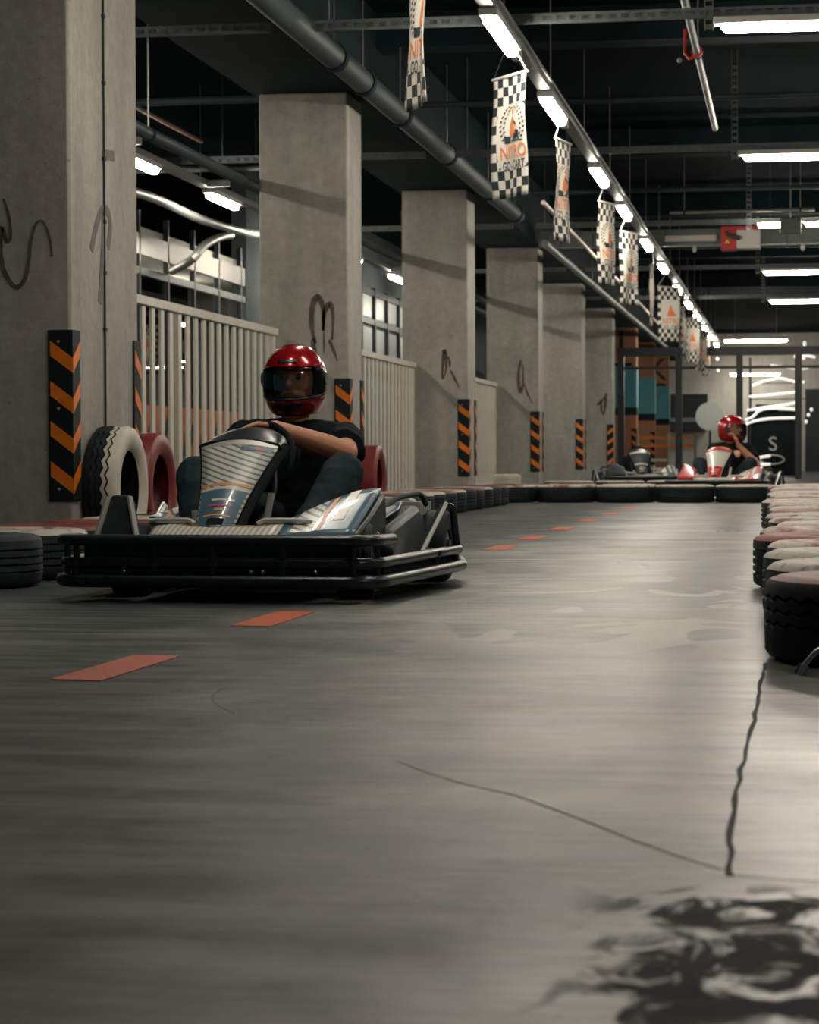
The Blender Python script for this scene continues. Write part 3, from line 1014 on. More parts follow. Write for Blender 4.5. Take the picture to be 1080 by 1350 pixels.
# silver flexible hose in the left bay
P = smooth_line([onx(a, b, -6.45) for a, b in ((150, 246), (205, 262), (262, 288), (322, 306), (345, 309))], 8)
hs = MB().tube(P, [0.045 + 0.006 * (i % 2) for i in range(len(P))], 10).build('flexible_hose', MT['galv'], smooth=True)
tag(hs, 'silver flexible hose sagging along the left bay', 'hose')
P = smooth_line([onx(a, b, -6.5) for a, b in ((305, 310), (287, 314), (268, 325), (252, 343))] + [Vector((-7.03, 26.2, 2.62))], 8)
hs = MB().tube(P, [0.045 + 0.006 * (i % 2) for i in range(len(P))], 10).build('flexible_hose', MT['galv'], smooth=True)
tag(hs, 'short flexible hose curving down to the partition', 'hose')

# cable duct with the red and white isolator
du = thing('cable_duct', (0, 32.6, 3.385), 'long grey cable duct crossing the hall in front of the fourth pillar', 'cable duct')
MB().box(-3.5, 4.5, 0, 0.12, 0.0, 0.22).build('duct_body', MT['tray'], du, bevel=0.006)
MB().box(-3.4, 4.5, -0.02, 0.14, -0.012, 0.0).build('bottom_flange', MT['galv'], du)
for x in (-3.2, -2.75, -2.25, -1.75, -0.1, 0.5, 1.3):
    MB().box(x, x + 0.012, -0.008, 0.0, 0.01, 0.19).build('joint_cover', MT['pipe'], du)
MB().box(-1.75, -1.05, -0.02, 0.0, 0.05, 0.13).build('label_plate', MT['boxgrey'], du)
for x in (-1.9, -1.35, 0.12):
    MB().ellipsoid((x, -0.02, -0.06), (0.03, 0.03, 0.05), n=8, m=6).build('cable_gland', MT['boxgrey'], du, smooth=True)
for x in (-2.6, 0.6):
    MB().tube([(x, 0.06, 0.2), (x, 0.06, CEIL - 3.385)], 0.008, 5).build('hanger_rod', MT['galv'], du)
bx = thing('isolator_box', (-0.98, 32.32, 3.285), 'red and white electrical isolator box mounted on the duct', 'switch box')
MB().box(0, 0.21, 0, 0.28, 0, 0.32).build('red_half', MT['boxred'], bx, bevel=0.008)
MB().box(0.21, 0.53, 0.005, 0.28, 0.015, 0.27).build('white_half', MT['boxgrey'], bx, bevel=0.008)
MB().box(0.21, 0.53, 0.02, 0.28, 0.27, 0.32).build('red_strip', MT['boxred'], bx)
m = MB().bar((0.10, -0.03, 0.20), (0.26, -0.03, 0.15), 0.05, 0.06)
m.bar((0.10, -0.03, 0.20), (0.07, -0.03, 0.25), 0.04, 0.04)
m.build('switch_handle', MT['blacksteel'], bx, bevel=0.008)
MB().prism([(0.05, 0.09), (0.12, 0.09), (0.085, 0.15)], lambda a, b, d: (a, d, b), -0.004, 0.0).build('warning_triangle', MT['yellow'], bx)

# ================================================================== BANNERS
BW, BH = 0.44, 0.82


def cloth_y(u, v, ph):
    return (0.016 * math.sin(u * 17 + ph + v * 2) + 0.010 * math.sin(v * 7 + ph * 1.7 + u * 6)) * (0.15 + 0.85 * min(1, v / 0.3))


def banner(p, lat, sign, label, detail, ph):
    """p: middle of the top bar; lat: width across the view; sign +1 when the right end is the nearer one"""
    v = Vector((p[0], p[1], 0)).normalized()
    rgt = Vector((v.y, -v.x, 0))
    dep = math.sqrt(max(0, BW * BW - lat * lat))
    bv = rgt * lat - v * (dep * sign)
    root = thing('banner', p, label, 'banner', 'hanging checkered banners', math.atan2(bv.y, bv.x))
    nx, ny = 16, 22
    vs = []
    for j in range(ny + 1):
        for i in range(nx + 1):
            u = -BW / 2 + BW * i / nx
            w = BH * j / ny
            vs.append((u, cloth_y(u, w, ph), -w))
    fs = [(j * (nx + 1) + i, j * (nx + 1) + i + 1, (j + 1) * (nx + 1) + i + 1, (j + 1) * (nx + 1) + i) for j in range(ny) for i in range(nx)]
    mb = MB().add(vs, fs)
    me = bpy.data.meshes.new('cloth')
    me.from_pydata(mb.v, [], mb.f)
    me.materials.append(MT['checks'])
    uv = me.uv_layers.new(name='UVMap')
    for l in me.loops:
        co = me.vertices[l.vertex_index].co
        k = l.vertex_index
        uv.data[l.index].uv = ((k % (nx + 1)) / nx, 1 - (k // (nx + 1)) / ny)
    me.polygons.foreach_set('use_smooth', [True] * len(me.polygons))
    cl = link('cloth', me, root)
    so = cl.modifiers.new('solid', 'SOLIDIFY')
    so.thickness = 0.0015
    so.offset = 1
    MB().tube([(-BW / 2 - 0.01, 0, 0.006), (BW / 2 + 0.01, 0, 0.006)], 0.011, 8).build('top_bar', MT['lampwhite'], root, smooth=True)
    hz = 3.27 - p[2]
    for s in (-1, 1):
        MB().tube([(s * BW / 2, 0, 0.01), (s * 0.05, 0, hz)], 0.005 if s * sign > 0 else 0.0025, 5).build('cord', MT['lampwhite'] if s * sign > 0 else MT['cord'], root)

    def put(me_, m, name):
        bm = bmesh.new()
        bm.from_mesh(me_)
        bmesh.ops.triangulate(bm, faces=bm.faces)
        bmesh.ops.subdivide_edges(bm, edges=[e for e in bm.edges if e.calc_length() > 0.03], cuts=2)
        for q in bm.verts:
            u, w = q.co.x, -q.co.y
            q.co = (u, cloth_y(u, w, ph) - 0.0035, -w)
        bm.to_mesh(me_)
        bm.free()
        me_.materials.clear()
        me_.materials.append(m)
        return link(name, me_, cl)
    OX = 0.045

    def flat(polys):
        m = MB()
        for pl_ in polys:
            n0 = len(m.v)
            m.add([(a * 1.25 + OX, -0.35 + (b + 0.35) * 1.25, 0) for a, b in pl_], [tuple(range(len(pl_)))])
        me_ = bpy.data.meshes.new('print')
        me_.from_pydata(m.v, [], m.f)
        return me_
    t = text_mesh('NITRO', 0.125, bold=0.014)
    t.transform(Matrix.Translation((OX, -0.555, 0)) @ Matrix.Scale(0.88, 4, (1, 0, 0)))
    put(t, MT['logoorange'], 'lettering')
    t = text_mesh('- GO - CART -', 0.072, bold=0.02)
    t.transform(Matrix.Translation((OX, -0.635, 0)) @ Matrix.Scale(0.82, 4, (1, 0, 0)) @ Matrix.Scale(1.25, 4, (0, 1, 0)))
    put(t, MT['logoblack'], 'lettering')
    if not detail:
        put(flat([[(-0.06, -0.42), (0.07, -0.42), (0.02, -0.34), (0, -0.27), (-0.03, -0.34)]]), MT['logoorange'], 'emblem_kart')
        return root
    # emblem: pale arch, laurel sprigs, small kart with rider
    arc = []
    for k in range(13):
        a = math.radians(20 + 140 * k / 12)
        arc.append((0.085 * math.cos(a), -0.30 + 0.085 * math.sin(a)))
    inn = [(x * 0.78, -0.30 + (y + 0.30) * 0.78) for x, y in reversed(arc)]
    put(flat([arc + inn]), MT['logopale'], 'emblem_arch')
    for s in (-1, 1):
        lv = []
        for k in range(9):
            a = math.radians(-35 + 13 * k)
            cx_, cy_ = s * 0.115 * math.cos(a), -0.345 + 0.115 * math.sin(a)
            for d in (-0.014, 0.012):
                x_, y_ = cx_ + s * d, cy_ + 0.3 * d
                lv.append([(x_ - 0.011, y_ - 0.004), (x_ + 0.002, y_ - 0.007), (x_ + 0.011, y_ + 0.006), (x_ - 0.003, y_ + 0.006)])
        put(flat(lv), MT['logoblack'], 'emblem_laurel')
    put(flat([[(-0.045, -0.385), (-0.01, -0.40), (0.045, -0.385), (0.02, -0.34), (0.01, -0.30), (-0.012, -0.285), (-0.035, -0.33)],
              [(-0.015, -0.275), (0.008, -0.275), (0.006, -0.25), (-0.012, -0.25)]]), MT['logoorange'], 'emblem_rider')
    put(flat([[(-0.095, -0.43), (-0.03, -0.43), (-0.03, -0.395), (-0.095, -0.39)], [(0.0, -0.42), (0.075, -0.41), (0.085, -0.375), (0.05, -0.365), (0.02, -0.385)],
              [(-0.02, -0.425), (0.11, -0.432), (0.11, -0.425), (-0.02, -0.415)], [(0.0, -0.30), (0.055, -0.335), (0.05, -0.345), (-0.005, -0.315)],
              [(-0.012, -0.26), (0.006, -0.265), (0.006, -0.278), (-0.012, -0.272)]]), MT['logoblack'], 'emblem_kart')
    return root


bn = [(12.0, 0.10, 1, 'checkered banner cut off by the top edge of the picture'), (15.98, 0.225, 1, 'largest checkered banner, its kart emblem and lettering facing the camera'),
      (19.40, 0.125, -1, 'narrow twisted checkered banner under the second strip lamp'), (24.05, 0.17, -1, 'checkered banner under the third strip lamp'),
      (27.27, 0.20, -1, 'checkered banner beside the fourth strip lamp, two before the edge-on one'), (31.7, 0.05, 1, 'checkered banner seen edge-on in the middle of the row'),
      (36.0, 0.33, -1, 'checkered banner facing the camera past the edge-on one'), (40.7, 0.06, 1, 'edge-on checkered banner farther along the row'),
      (44.1, 0.26, 1, 'first of the small overlapping checkered banners at the far end'), (48.4, 0.22, -1, 'small overlapping checkered banner, second from the far end'), (51.4, 0.18, 1, 'farthest checkered banner of the row')]
for i, (y, lat, sg, lb) in enumerate(bn):
    banner((TX + (-0.03 if i < 2 else 0.0), y, (3.10, 3.07, 3.075, 3.06, 3.06)[i] if i < 5 else 3.05), lat, sg, lb, i < 5, 1.3 * i)

# ================================================================== TYRES
def tyre_parts(D, W, paint_from, zig=0.0, seg=48, grooves=(-0.42, -0.14, 0.14, 0.42), gd=0.009, rim=0.30, lug=True):
    """lathe about local Z, centre at the origin.  Returns (rubber mesh data, painted mesh data): faces whose height exceeds
    paint_from (fraction of the half width) on the outside are the painted side."""
    h, R, ri = W / 2, D / 2, D * rim
    prof = [(ri, -0.72), (ri + 0.012, -0.88), ((ri + R) / 2 - 0.01, -1.0), (R - 0.035, -0.98), (R - 0.012, -0.90), (R - 0.002, -0.78)]
    gw = 0.05
    kinds = [0] * len(prof)
    for g in grooves:
        prof += [(R, g - gw), (R - gd, g - gw * 0.5), (R - gd, g + gw * 0.5), (R, g + gw)]
        kinds += [1, 2, 2, 1]
    prof += [(R - 0.002, 0.78), (R - 0.012, 0.90), (R - 0.035, 0.98), ((ri + R) / 2 - 0.01, 1.0), (ri + 0.012, 0.88), (ri, 0.72)]
    kinds += [0] * 6
    no = len(prof)
    prof += [(ri + 0.006, 0.66), (R - 0.05, 0.80), (R - 0.025, 0.4), (R - 0.025, -0.4), (R - 0.05, -0.80), (ri + 0.006, -0.66)]
    kinds += [0] * 6
    k = len(prof)
    vs = []
    for s in range(seg):
        a = 2 * PI * s / seg
        tri = (1 if s % 2 else -1) if zig else 0
        for i, (r, z) in enumerate(prof):
            zz = z
            rr = r
            if kinds[i]:
                zz = z + tri * zig
            if lug and i in (4, 5, no - 5, no - 6) and s % 2:
                rr = r - 0.007
            vs.append((rr * math.cos(a), rr * math.sin(a), zz * h))
    rub, pnt = MB(), MB()
    fr, fp = [], []
    for s in range(seg):
        t = (s + 1) % seg
        for i in range(k):
            j = (i + 1) % k
            f = (s * k + i, t * k + i, t * k + j, s * k + j)
            zm = (prof[i][1] + prof[j][1]) / 2
            deep = kinds[i] == 2 or kinds[j] == 2
            (fp if (i < no - 1 and zm > paint_from and not deep) else fr).append(f)
    return vs, fr, fp


def submesh(name, vs, fs, m):
    ids = sorted({i for f in fs for i in f})
    mp = {a: b for b, a in enumerate(ids)}
    mb = MB().add([vs[i] for i in ids], [tuple(mp[i] for i in f) for f in fs])
    return mb.mesh(name, m, True)


def tyre_proto(D, W, paint_from, rub, pnt, **kw):
    vs, fr, fp = tyre_parts(D, W, paint_from, **kw)
    a = submesh('tread', vs, fr, rub)
    b = submesh('painted_sidewall', vs, fp, pnt) if fp else None
    return a, b


def put_tyre(proto, loc, label, group=None, rot=(0, 0, 0), name='tyre', cat='tyre'):
    o = thing(name, loc, label, cat, group)
    o.rotation_euler = rot
    a = link('tread', proto[0], o)
    if proto[1]:
        b = link('painted_sidewall', proto[1], o)
    return o


RU, OR = MT['rubber'], MT['oldrubber']
TB = {}
for key, D, W, pf, ru, pm in (('w74', 0.735, 0.20, 0.80, RU, 'whitepaint'), ('rw74', 0.735, 0.20, 0.80, RU, 'redwhite'), ('r74', 0.735, 0.195, 0.80, RU, 'redpaint'),
                              ('w60', 0.60, 0.20, 0.80, OR, 'whitepaint'), ('r60', 0.60, 0.20, 0.82, OR, 'redpaint'), ('rw60', 0.60, 0.195, 0.80, OR, 'redwhite'),
                              ('k60', 0.60, 0.195, 0.84, OR, 'oldrubber')):
    TB[key] = tyre_proto(D, W, pf, ru, MT[pm], seg=40)
word = {'w': 'white-painted', 'rw': 'red and white painted', 'r': 'red-painted', 'k': 'unpainted black'}


def kw_(k):
    return word[k[:-2]]


# right hand barrier: nearest tyre first
TB['near'] = tyre_proto(0.735, 0.20, 0.86, RU, MT['redpaint'], seg=72, zig=0.05, grooves=(-0.1, 0.2, 0.5), gd=0.012)
seqR = ['near', 'w74', 'w74', 'rw74', 'r74', 'rw74', 'w74', 'rw74', 'w74', 'r74', 'w74', 'rw74', 'w74', 'w74', 'r74', 'w74', 'rw74', 'w74', 'w74', 'r74', 'w74', 'w74', 'rw74', 'w74', 'w74']
for i, k in enumerate(seqR):
    y = 5.64 + 0.755 * i
    xl = -0.072 - 0.13 * min(1, (y - 5.6) / 14)
    jx = [0, 0.0, -0.01, 0.0, -0.05, -0.03, 0.03, 0.0, -0.02][i % 9]
    lab = 'black lying tyre with red top rim, nearest at the right edge' if i == 0 else '%s lying tyre in the right-hand barrier, %s from the camera' % (kw_(k), ORD[i])
    put_tyre(TB[k], (xl + 0.37 + jx, y, 0.1), lab, 'tyres of the right-hand barrier', (0, 0, random.uniform(0, 6)))
# left hand barrier
seqL = ['w60', 'r60', 'w60', 'k60', 'r60', 'w60', 'k60', 'r60', 'rw60']
for i in range(26):
    y = 7.85 + 0.615 * i
    k = seqL[i % 9]
    if i == 1:
        k = 'k60'
    if i == 2:
        k = 'w60'
    if i == 3:
        k = 'r60'
    put_tyre(TB[k], (-3.095 + random.uniform(-0.004, 0.004), y, 0.1), '%s lying tyre in the barrier along the pillars, %s from the camera' % (kw_(k), ORD[i]), 'tyres of the left-hand barrier', (0, 0, random.uniform(0, 6)))
# barrier across the far end of the straight
TB['far'] = tyre_proto(0.62, 0.185, 0.82, RU, MT['whitepaint'], seg=40)
TB['farr'] = tyre_proto(0.62, 0.185, 0.82, RU, MT['redwhite'], seg=40)
for i, x in enumerate((-3.00, -2.375, -1.75, -1.125, -0.50)):
    put_tyre(TB['farr' if i in (0, 1) else 'far'], (x, 24.76, 0.0925), 'black lying tyre with pale top in the barrier across the track, %s from the left' % ('first', 'second', 'third', 'fourth', 'fifth')[i], 'tyres across the far end', (0, 0, random.uniform(0, 6)))
for i, x in enumerate((-3.02, -2.39, -1.76)):
    put_tyre(TB['farr' if i != 2 else 'far'], (x, 25.42, 0.0925), 'lying tyre in the second row behind the cross barrier, %s from the left' % ('first', 'second', 'third')[i], 'second row across the far end', (0, 0, random.uniform(0, 6)))
for i, x in enumerate((-2.75, -2.12, -1.49)):
    put_tyre(TB['far'], (x, 29.0 + 0.1 * i, 0.0925), 'lying tyre farther back left of the second kart, %s from the left' % ('first', 'second', 'third')[i], 'tyres behind the cross barrier', (0, 0, random.uniform(0, 6)))
sm = tyre_proto(0.29, 0.115, -2, MT['whitebright'], MT['whitebright'], seg=32, grooves=(0.0,), rim=0.28, lug=False)
put_tyre(sm, (-2.98, 24.62, 0.185 + 0.0575), 'small white-painted kart tyre resting on the cross barrier', None, name='kart_tyre')
# standing tyres
TB['stand_w'] = tyre_proto(0.65, 0.19, 0.02, RU, MT['whitebright'], seg=56, zig=0.085, grooves=(-0.52, -0.20, 0.12, 0.44), gd=0.010)
o = put_tyre(TB['stand_w'], (-3.498, 11.885, 0.325), 'upright tyre half painted white leaning on the nearest pillar', None, (0, PI / 2, 0))
TB['stand_r'] = tyre_proto(0.62, 0.18, 0.30, MT['redtyre'], MT['redtyre'], seg=56, zig=0.06, grooves=(-0.3, 0.05), gd=0.008)
o = put_tyre(TB['stand_r'], (-3.503, 12.53, 0.31), 'upright dark red tyre behind the white upright one', None, (0, PI / 2, 0))
TB['stand_r2'] = tyre_proto(0.585, 0.18, 0.30, MT['redtyre'], MT['redtyre'], seg=56, grooves=(), gd=0.008, lug=False)
o = put_tyre(TB['stand_r2'], (-3.503, 19.42, 0.2925), 'upright smooth red tyre behind the driver, beside the second pillar', None, (0, PI / 2, 0))
# steel tie rod beside the nearest right tyre
br = thing('tie_rod', (0.03, 5.22, 0.0), 'small bent steel rod with nut beside the nearest right tyre', 'rod')
MB().tube(smooth_line([(-0.012, 0, 0.012), (0.0, 0, 0.03), (0.025, 0, 0.055), (0.06, 0, 0.06)], 5), 0.006, 8).build('rod', MT['alloy'], br, smooth=True)
MB().tube([(-0.018, 0, 0.0), (-0.008, 0, 0.022)], 0.012, 6).build('nut', MT['chrome'], br)

# ================================================================== FAR END
pf = thing('steel_frame', (0, 50, 0), 'black steel portal frame standing beyond the pillars', 'frame')
for x in (-3.62, -2.40, -1.13, 0.095, 1.4):
    MB().box(x - 0.07, x + 0.07, -0.07, 0.07, 0, 2.6).build('post', MT['blacksteel'], pf)
MB().box(-3.7, 2.0, -0.07, 0.07, 2.6, 2.78).build('beam', MT['blacksteel'], pf)
MB().box(-3.7, 2.0, -0.03, 0.03, 2.32, 2.38).build('cross_tube', MT['blacksteel'], pf)
dk = MB().box(-1.15, 0.14, 59.6, 59.8, 0.0, 1.62).build('display_board', MT['softblack'], bevel=0.04)
tag(dk, 'black display board with a glowing car outline at the far right', 'board')
MB().box(-0.95, -0.4, 59.6, 59.75, 1.55, 1.78).build('board_top', MT['softblack'], dk)
ns = thing('led_sign', (0, 59.55, 0), 'white glowing line sign shaped like a car front above the board', 'led sign')
for k, pts in enumerate((((992, 508), (1010, 502), (1030, 499), (1050, 504)), ((1058, 504), (1061, 503.5)), ((988, 523), (1010, 521), (1050, 517)), ((985, 541), (1010, 537), (1051, 531)),
                         ((983, 554), (993, 549), (1002, 541), (1020, 538), (1051, 540)), ((978, 563), (992, 556), (1015, 552), (1052, 551)), ((1016, 482), (1036, 484), (1052, 486), (1066, 485)),
                         ((1056, 468), (1066, 469), (1075, 471)), ((1016, 601), (1003, 603), (998, 607), (1003, 612), (1016, 612)))):
    P = smooth_line([ony(a, b, 59.55) - Vector((0, 59.55, 0)) for a, b in pts], 6)
    MB().tube(P, 0.034 if k < 9 else 0.022, 8).build('light_strip', MT['neon'], ns, smooth=True)
for k, (a, b) in enumerate(((946, 473), (947, 488), (1061, 454), (1052, 465), (1049, 470), (1060, 472), (1070, 540), (1066, 547), (1063, 556), (1061, 452))):
    MB().ellipsoid(ony(a, b, 59.5) - Vector((0, 59.55, 0)), (0.04, 0.03, 0.05), n=10, m=6).build('light_dot', MT['neon'], ns, smooth=True)
for z in (2.30, 1.9):
    MB().tube([(-1.1, 0.02, z), (0.3, 0.02, z)], 0.012, 6).build('carrier_bar', MT['blacksteel'], ns)
for x in (-1.08, 0.13):
    MB().tube([(x, 0.0, 0.0), (x, 0.0, 2.95)], 0.03, 6).build('carrier_post', MT['blacksteel'], ns)
t = text_mesh('S', 0.5)
t.materials.append(MT['alloy'])
t.transform(Matrix.Rotation(PI / 2, 4, 'X'))
l = link('emblem_letter', t, dk)
l.location = (-0.52, 59.59, 0.62)
P = [ony(1018 + 16 * math.cos(a), 606 + 6 * math.sin(a), 59.57) for a in [2 * PI * k / 24 for k in range(24)]]
MB().tube(P, 0.022, 6, True).build('emblem_ring', MT['alloy'], dk, smooth=True)
d = thing('door_1', (0.35, 73.9, 0), 'dark door in the far wall at the right edge', 'door', kind='structure')
MB().box(0, 2.0, 0, 0.1, 0, 2.55).build('door_leaf', MT['blacksteel'], d)
ds = thing('round_mirror', (-2.10, 60.0, 0), 'round pale grey disc on a post left of the second driver', 'mirror')
m = MB()
m.tube([(0, 0.03, 1.49), (0, -0.03, 1.49)], 0.36, 32)
m.build('disc', MT['disc'], ds, smooth=True)
MB().tube([(0, 0.05, 0), (0, 0.05, 1.6)], 0.03, 8).build('post', MT['blacksteel'], ds)
op_ = MB().box(-3.85, -2.65, 73.6, 74.0, 1.3, 2.42).build('window_3', MT['blacksteel'])
tag(op_, 'dark opening in the far wall behind the round disc', 'window', kind='structure')
MB().box(-3.8, -2.7, 73.55, 73.6, 1.55, 1.68).build('window_bar', MT['galv'], op_)
# orange plastic chain fence by the orange pillars
cf = thing('low_barrier', (-3.3, 53.5, 0), 'low wire barrier with orange tape in front of the orange pillars', 'barrier')
for x in (-0.2, 0.5, 1.1):
    MB().tube([(x, 0, 0), (x, 0, 1.0)], 0.03, 8).build('post', MT['alloy'], cf)
for z, m_ in ((0.9, 'orange'), (0.72, 'orange'), (0.4, 'alloy'), (0.2, 'alloy')):
    MB().box(-0.2, 1.1, -0.012, 0.012, z - 0.03, z + 0.03).build('rail', MT[m_], cf)

# ================================================================== KARTS  (local: nose towards -Y, driver's left = +X)
def make_kart(loc, rz, label, scheme, steer=0.0):
    body1, body2, panel, nosem, accent = scheme
    K = thing('go_kart', loc, label, 'kart', 'go-karts', rz)
    B = MT['bumper']
    # --- chassis and floor
    m = MB()
    for s in (-1, 1):
        m.tube(fillet([(s * 0.20, -0.74, 0.075), (s * 0.30, -0.35, 0.075), (s * 0.30, 0.70, 0.075)], 0.1), 0.016, 8)
    for y in (-0.72, -0.30, 0.25, 0.68):
        m.tube([(-0.30 if y > -0.5 else -0.2, y, 0.075), (0.30 if y > -0.5 else 0.2, y, 0.075)], 0.014, 8)
    m.build('chassis_frame', MT['blacksteel'], K, smooth=True)
    MB().box(-0.28, 0.28, -0.74, 0.22, 0.058, 0.064).build('floor_pan', MT['plastic'], K)
    # --- perimeter bumper: two rails right round, one upper rail at the nose
    def ring(z, off):
        pts = []
        for s, seq in ((1, [(0.48, -0.87), (0.545, -0.79), (0.60, 0.40), (0.575, 0.47), (0.52, 0.80)]), (-1, [(0.52, 0.80), (0.575, 0.47), (0.60, 0.40), (0.545, -0.79), (0.48, -0.87)])):
            for x, y in seq:
                pts.append((s * (x + off), y + (off if y > 0 else -off), z))
        return fillet(pts, 0.07, 4, True)
    MB().tube(ring(0.132, 0.0), 0.0185, 10, True).build('bumper_rail', B, K, smooth=True)
    MB().tube(ring(0.072, 0.012), 0.022, 10, True).build('bumper_rail', B, K, smooth=True)
    pts = fillet([(-0.545, -0.62, 0.205), (-0.545, -0.83, 0.208), (-0.49, -0.88, 0.208), (0.49, -0.88, 0.208), (0.545, -0.83, 0.208), (0.555, -0.62, 0.205)], 0.05, 4)
    MB().tube(pts, 0.019, 10).build('upper_bumper_rail', B, K, smooth=True)
    for x, y in ((-0.53, -0.80), (-0.475, -0.865), (-0.20, -0.875), (0.0, -0.875), (0.24, -0.875), (0.475, -0.865), (0.535, -0.78), (0.585, 0.0), (-0.585, 0.0), (0.59, 0.38), (-0.59, 0.38)):
        top = 0.205 if y < -0.5 else 0.132
        p = MB().tube([(x, y, 0.06), (x, y, top)], 0.011, 8)
        p.tube([(x, y, 0.123), (x, y, 0.141)], 0.023, 10)
        p.tube([(x, y, 0.062), (x, y, 0.084)], 0.025, 10)
        p.build('bumper_post', B, K, smooth=True)
    MB().prism([(-0.47, -0.80), (-0.46, -0.83), (0.46, -0.83), (0.47, -0.80), (0.40, -0.72), (-0.40, -0.72)], lambda a, b, d: (a, b, d), 0.065, 0.195).build('bumper_cover', MT['softblack'], K)
    for x in (-0.32, 0.12, 0.16, 0.34):
        MB().ellipsoid((x, -0.834, 0.10), (0.008, 0.006, 0.008), n=8, m=5).build('bolt', MT['chrome'], K, smooth=True)
    # side cover plates and protection hoops
    for s in (-1, 1):
        MB().prism([(0.545, -0.72), (0.585, 0.36), (0.50, 0.40), (0.48, -0.70)], lambda a, b, d: (s * a, b, d), 0.07, 0.115).build('side_plate', MT['softblack'], K)
        pts = fillet([(s * 0.53, 0.00, 0.13), (s * 0.545, 0.36, 0.295), (s * 0.575, 0.40, 0.295), (s * 0.59, 0.42, 0.13)], 0.03, 4)
        MB().tube(pts, 0.014, 8).build('side_hoop', MT['bumper'] if s < 0 else MT['bumper'], K, smooth=True)
        MB().tube([(s * 0.536, -0.01, 0.135), (s * 0.556, 0.37, 0.305)], 0.0085, 8).build('hoop_brace', MT['alloy'], K, smooth=True)
        # side pod
        o = [(-0.30, 0.07), (-0.33, 0.17), (-0.24, 0.235), (0.10, 0.27), (0.36, 0.30), (0.42, 0.26), (0.42, 0.07)]
        p = MB().prism(o, lambda a, b, d: (s * (0.33 + d * (0.17 - 0.05 * max(0, (b - 0.15) / 0.15))), a, b), 0.0, 1.0)
        pod = p.build('side_pod', MT['plastic'], K, bevel=0.022, seg=3)
        q = MB().prism([(0.35, -0.20), (0.44, -0.18), (0.43, 0.10), (0.40, 0.30), (0.36, 0.32)], lambda a, b, d: (s * a, b, 0.245 + 0.09 * (b + 0.24) + d), 0.012, 0.020)
        g = q.build('pod_graphic', MT[body2], pod, bevel=0.003)
        q = MB().prism([(0.365, -0.10), (0.425, -0.08), (0.41, 0.14), (0.372, 0.20)], lambda a, b, d: (s * a, b, 0.245 + 0.09 * (b + 0.24) + d), 0.019, 0.023)
        q.build('pod_graphic', MT['white'], pod)
        MB().tube(fillet([(s * 0.36, 0.02, 0.27), (s * 0.40, 0.20, 0.33), (s * 0.46, 0.36, 0.345), (s * 0.475, 0.40, 0.30)], 0.05), 0.011, 8).build('pod_handle', MT['plastic'], pod, smooth=True)
        MB().ellipsoid((s * 0.41, -0.36, 0.19), (0.055, 0.05, 0.045), n=14, m=8).build('brake_reservoir' if s > 0 else 'battery_cap', MT['plastic'], K, smooth=True)
    # --- nose fairing: low centre, wings rising backwards and outwards
    def npt(x, t, d=0.0):
        w = min(1, max(0, (abs(x) - 0.12) / 0.28))
        w = w * w * (3 - 2 * w)
        y = -0.83 + 0.9 * max(0, abs(x) - 0.12) ** 1.5 + t * (0.12 + 0.34 * w)
        return (x, y, 0.222 + 0.030 * math.sin(t * PI / 2) + t * 0.118 * w + d)

    def nose(x0, x1, name, mm, parent, n=10, mt=8, t0=0.0, t1=1.0, d=0.0, solid=0.03):
        vs = [npt(x0 + (x1 - x0) * i / n, t0 + (t1 - t0) * j / mt, d) for j in range(mt + 1) for i in range(n + 1)]
        fs = [(j * (n + 1) + i, j * (n + 1) + i + 1, (j + 1) * (n + 1) + i + 1, (j + 1) * (n + 1) + i) for j in range(mt) for i in range(n)]
        o = MB().add(vs, fs).build(name, MT[mm], parent, smooth=True)
        if solid:
            so = o.modifiers.new('solid', 'SOLIDIFY')
            so.thickness = solid
            so.offset = -1 if x1 > x0 else 1
        return o
    near = accent == 'peach'
    nose(-0.25, 0.20, 'nose_panel', nosem, K, 16)
    nose(-0.25, 0.20, 'nose_stripe', accent, K, 16, 2, 0.80, 0.90, 0.002, 0)
    nose(-0.25, 0.20, 'nose_stripe', body1, K, 16, 2, 0.90, 1.0, 0.002, 0)
    for s in (-1, 1):
        dark = near and s < 0
        if not dark:
            w = nose(s * (0.251 if s < 0 else 0.201), s * 0.43, 'nose_wing', body1, K, 8)
            nose(s * 0.235, s * 0.30, 'wing_graphic', 'white' if not near else 'stripes', w, 3, 6, 0.08, 0.97, 0.002, 0)
            nose(s * 0.31, s * 0.322, 'wing_graphic', accent, w, 1, 6, 0.1, 0.95, 0.002, 0)
            nose(s * 0.345, s * 0.375, 'wing_graphic', 'white', w, 2, 6, 0.3, 0.98, 0.002, 0)
        else:
            fin = MB().prism([(-0.50, 0.20), (-0.475, 0.32), (-0.455, 0.352), (-0.395, 0.352), (-0.375, 0.32), (-0.345, 0.20)], lambda a, b, q: (a, -0.60 + q + (b - 0.2) * 0.35, b), 0.0, 0.03).build('wheel_fender', MT['plastic'], K, bevel=0.006)
            for a0, a1 in ((-0.497, -0.468), (-0.348, -0.390)):
                MB().tube([(a0, -0.605, 0.20), ((a0 + a1) / 2, -0.58, 0.27), (a1, -0.552, 0.345)], 0.011, 8).build('fender_edge', MT['alloy'], fin, smooth=True)
        if dark:
            continue
        o = [(-0.66, 0.14), (-0.66, 0.225), (-0.45, 0.28), (-0.235, 0.352), (-0.21, 0.30), (-0.22, 0.14)]
        MB().prism(o, lambda a, b, q: (s * q, a, b), 0.420, 0.448).build('wing_flank', MT['plastic'], K, bevel=0.008)
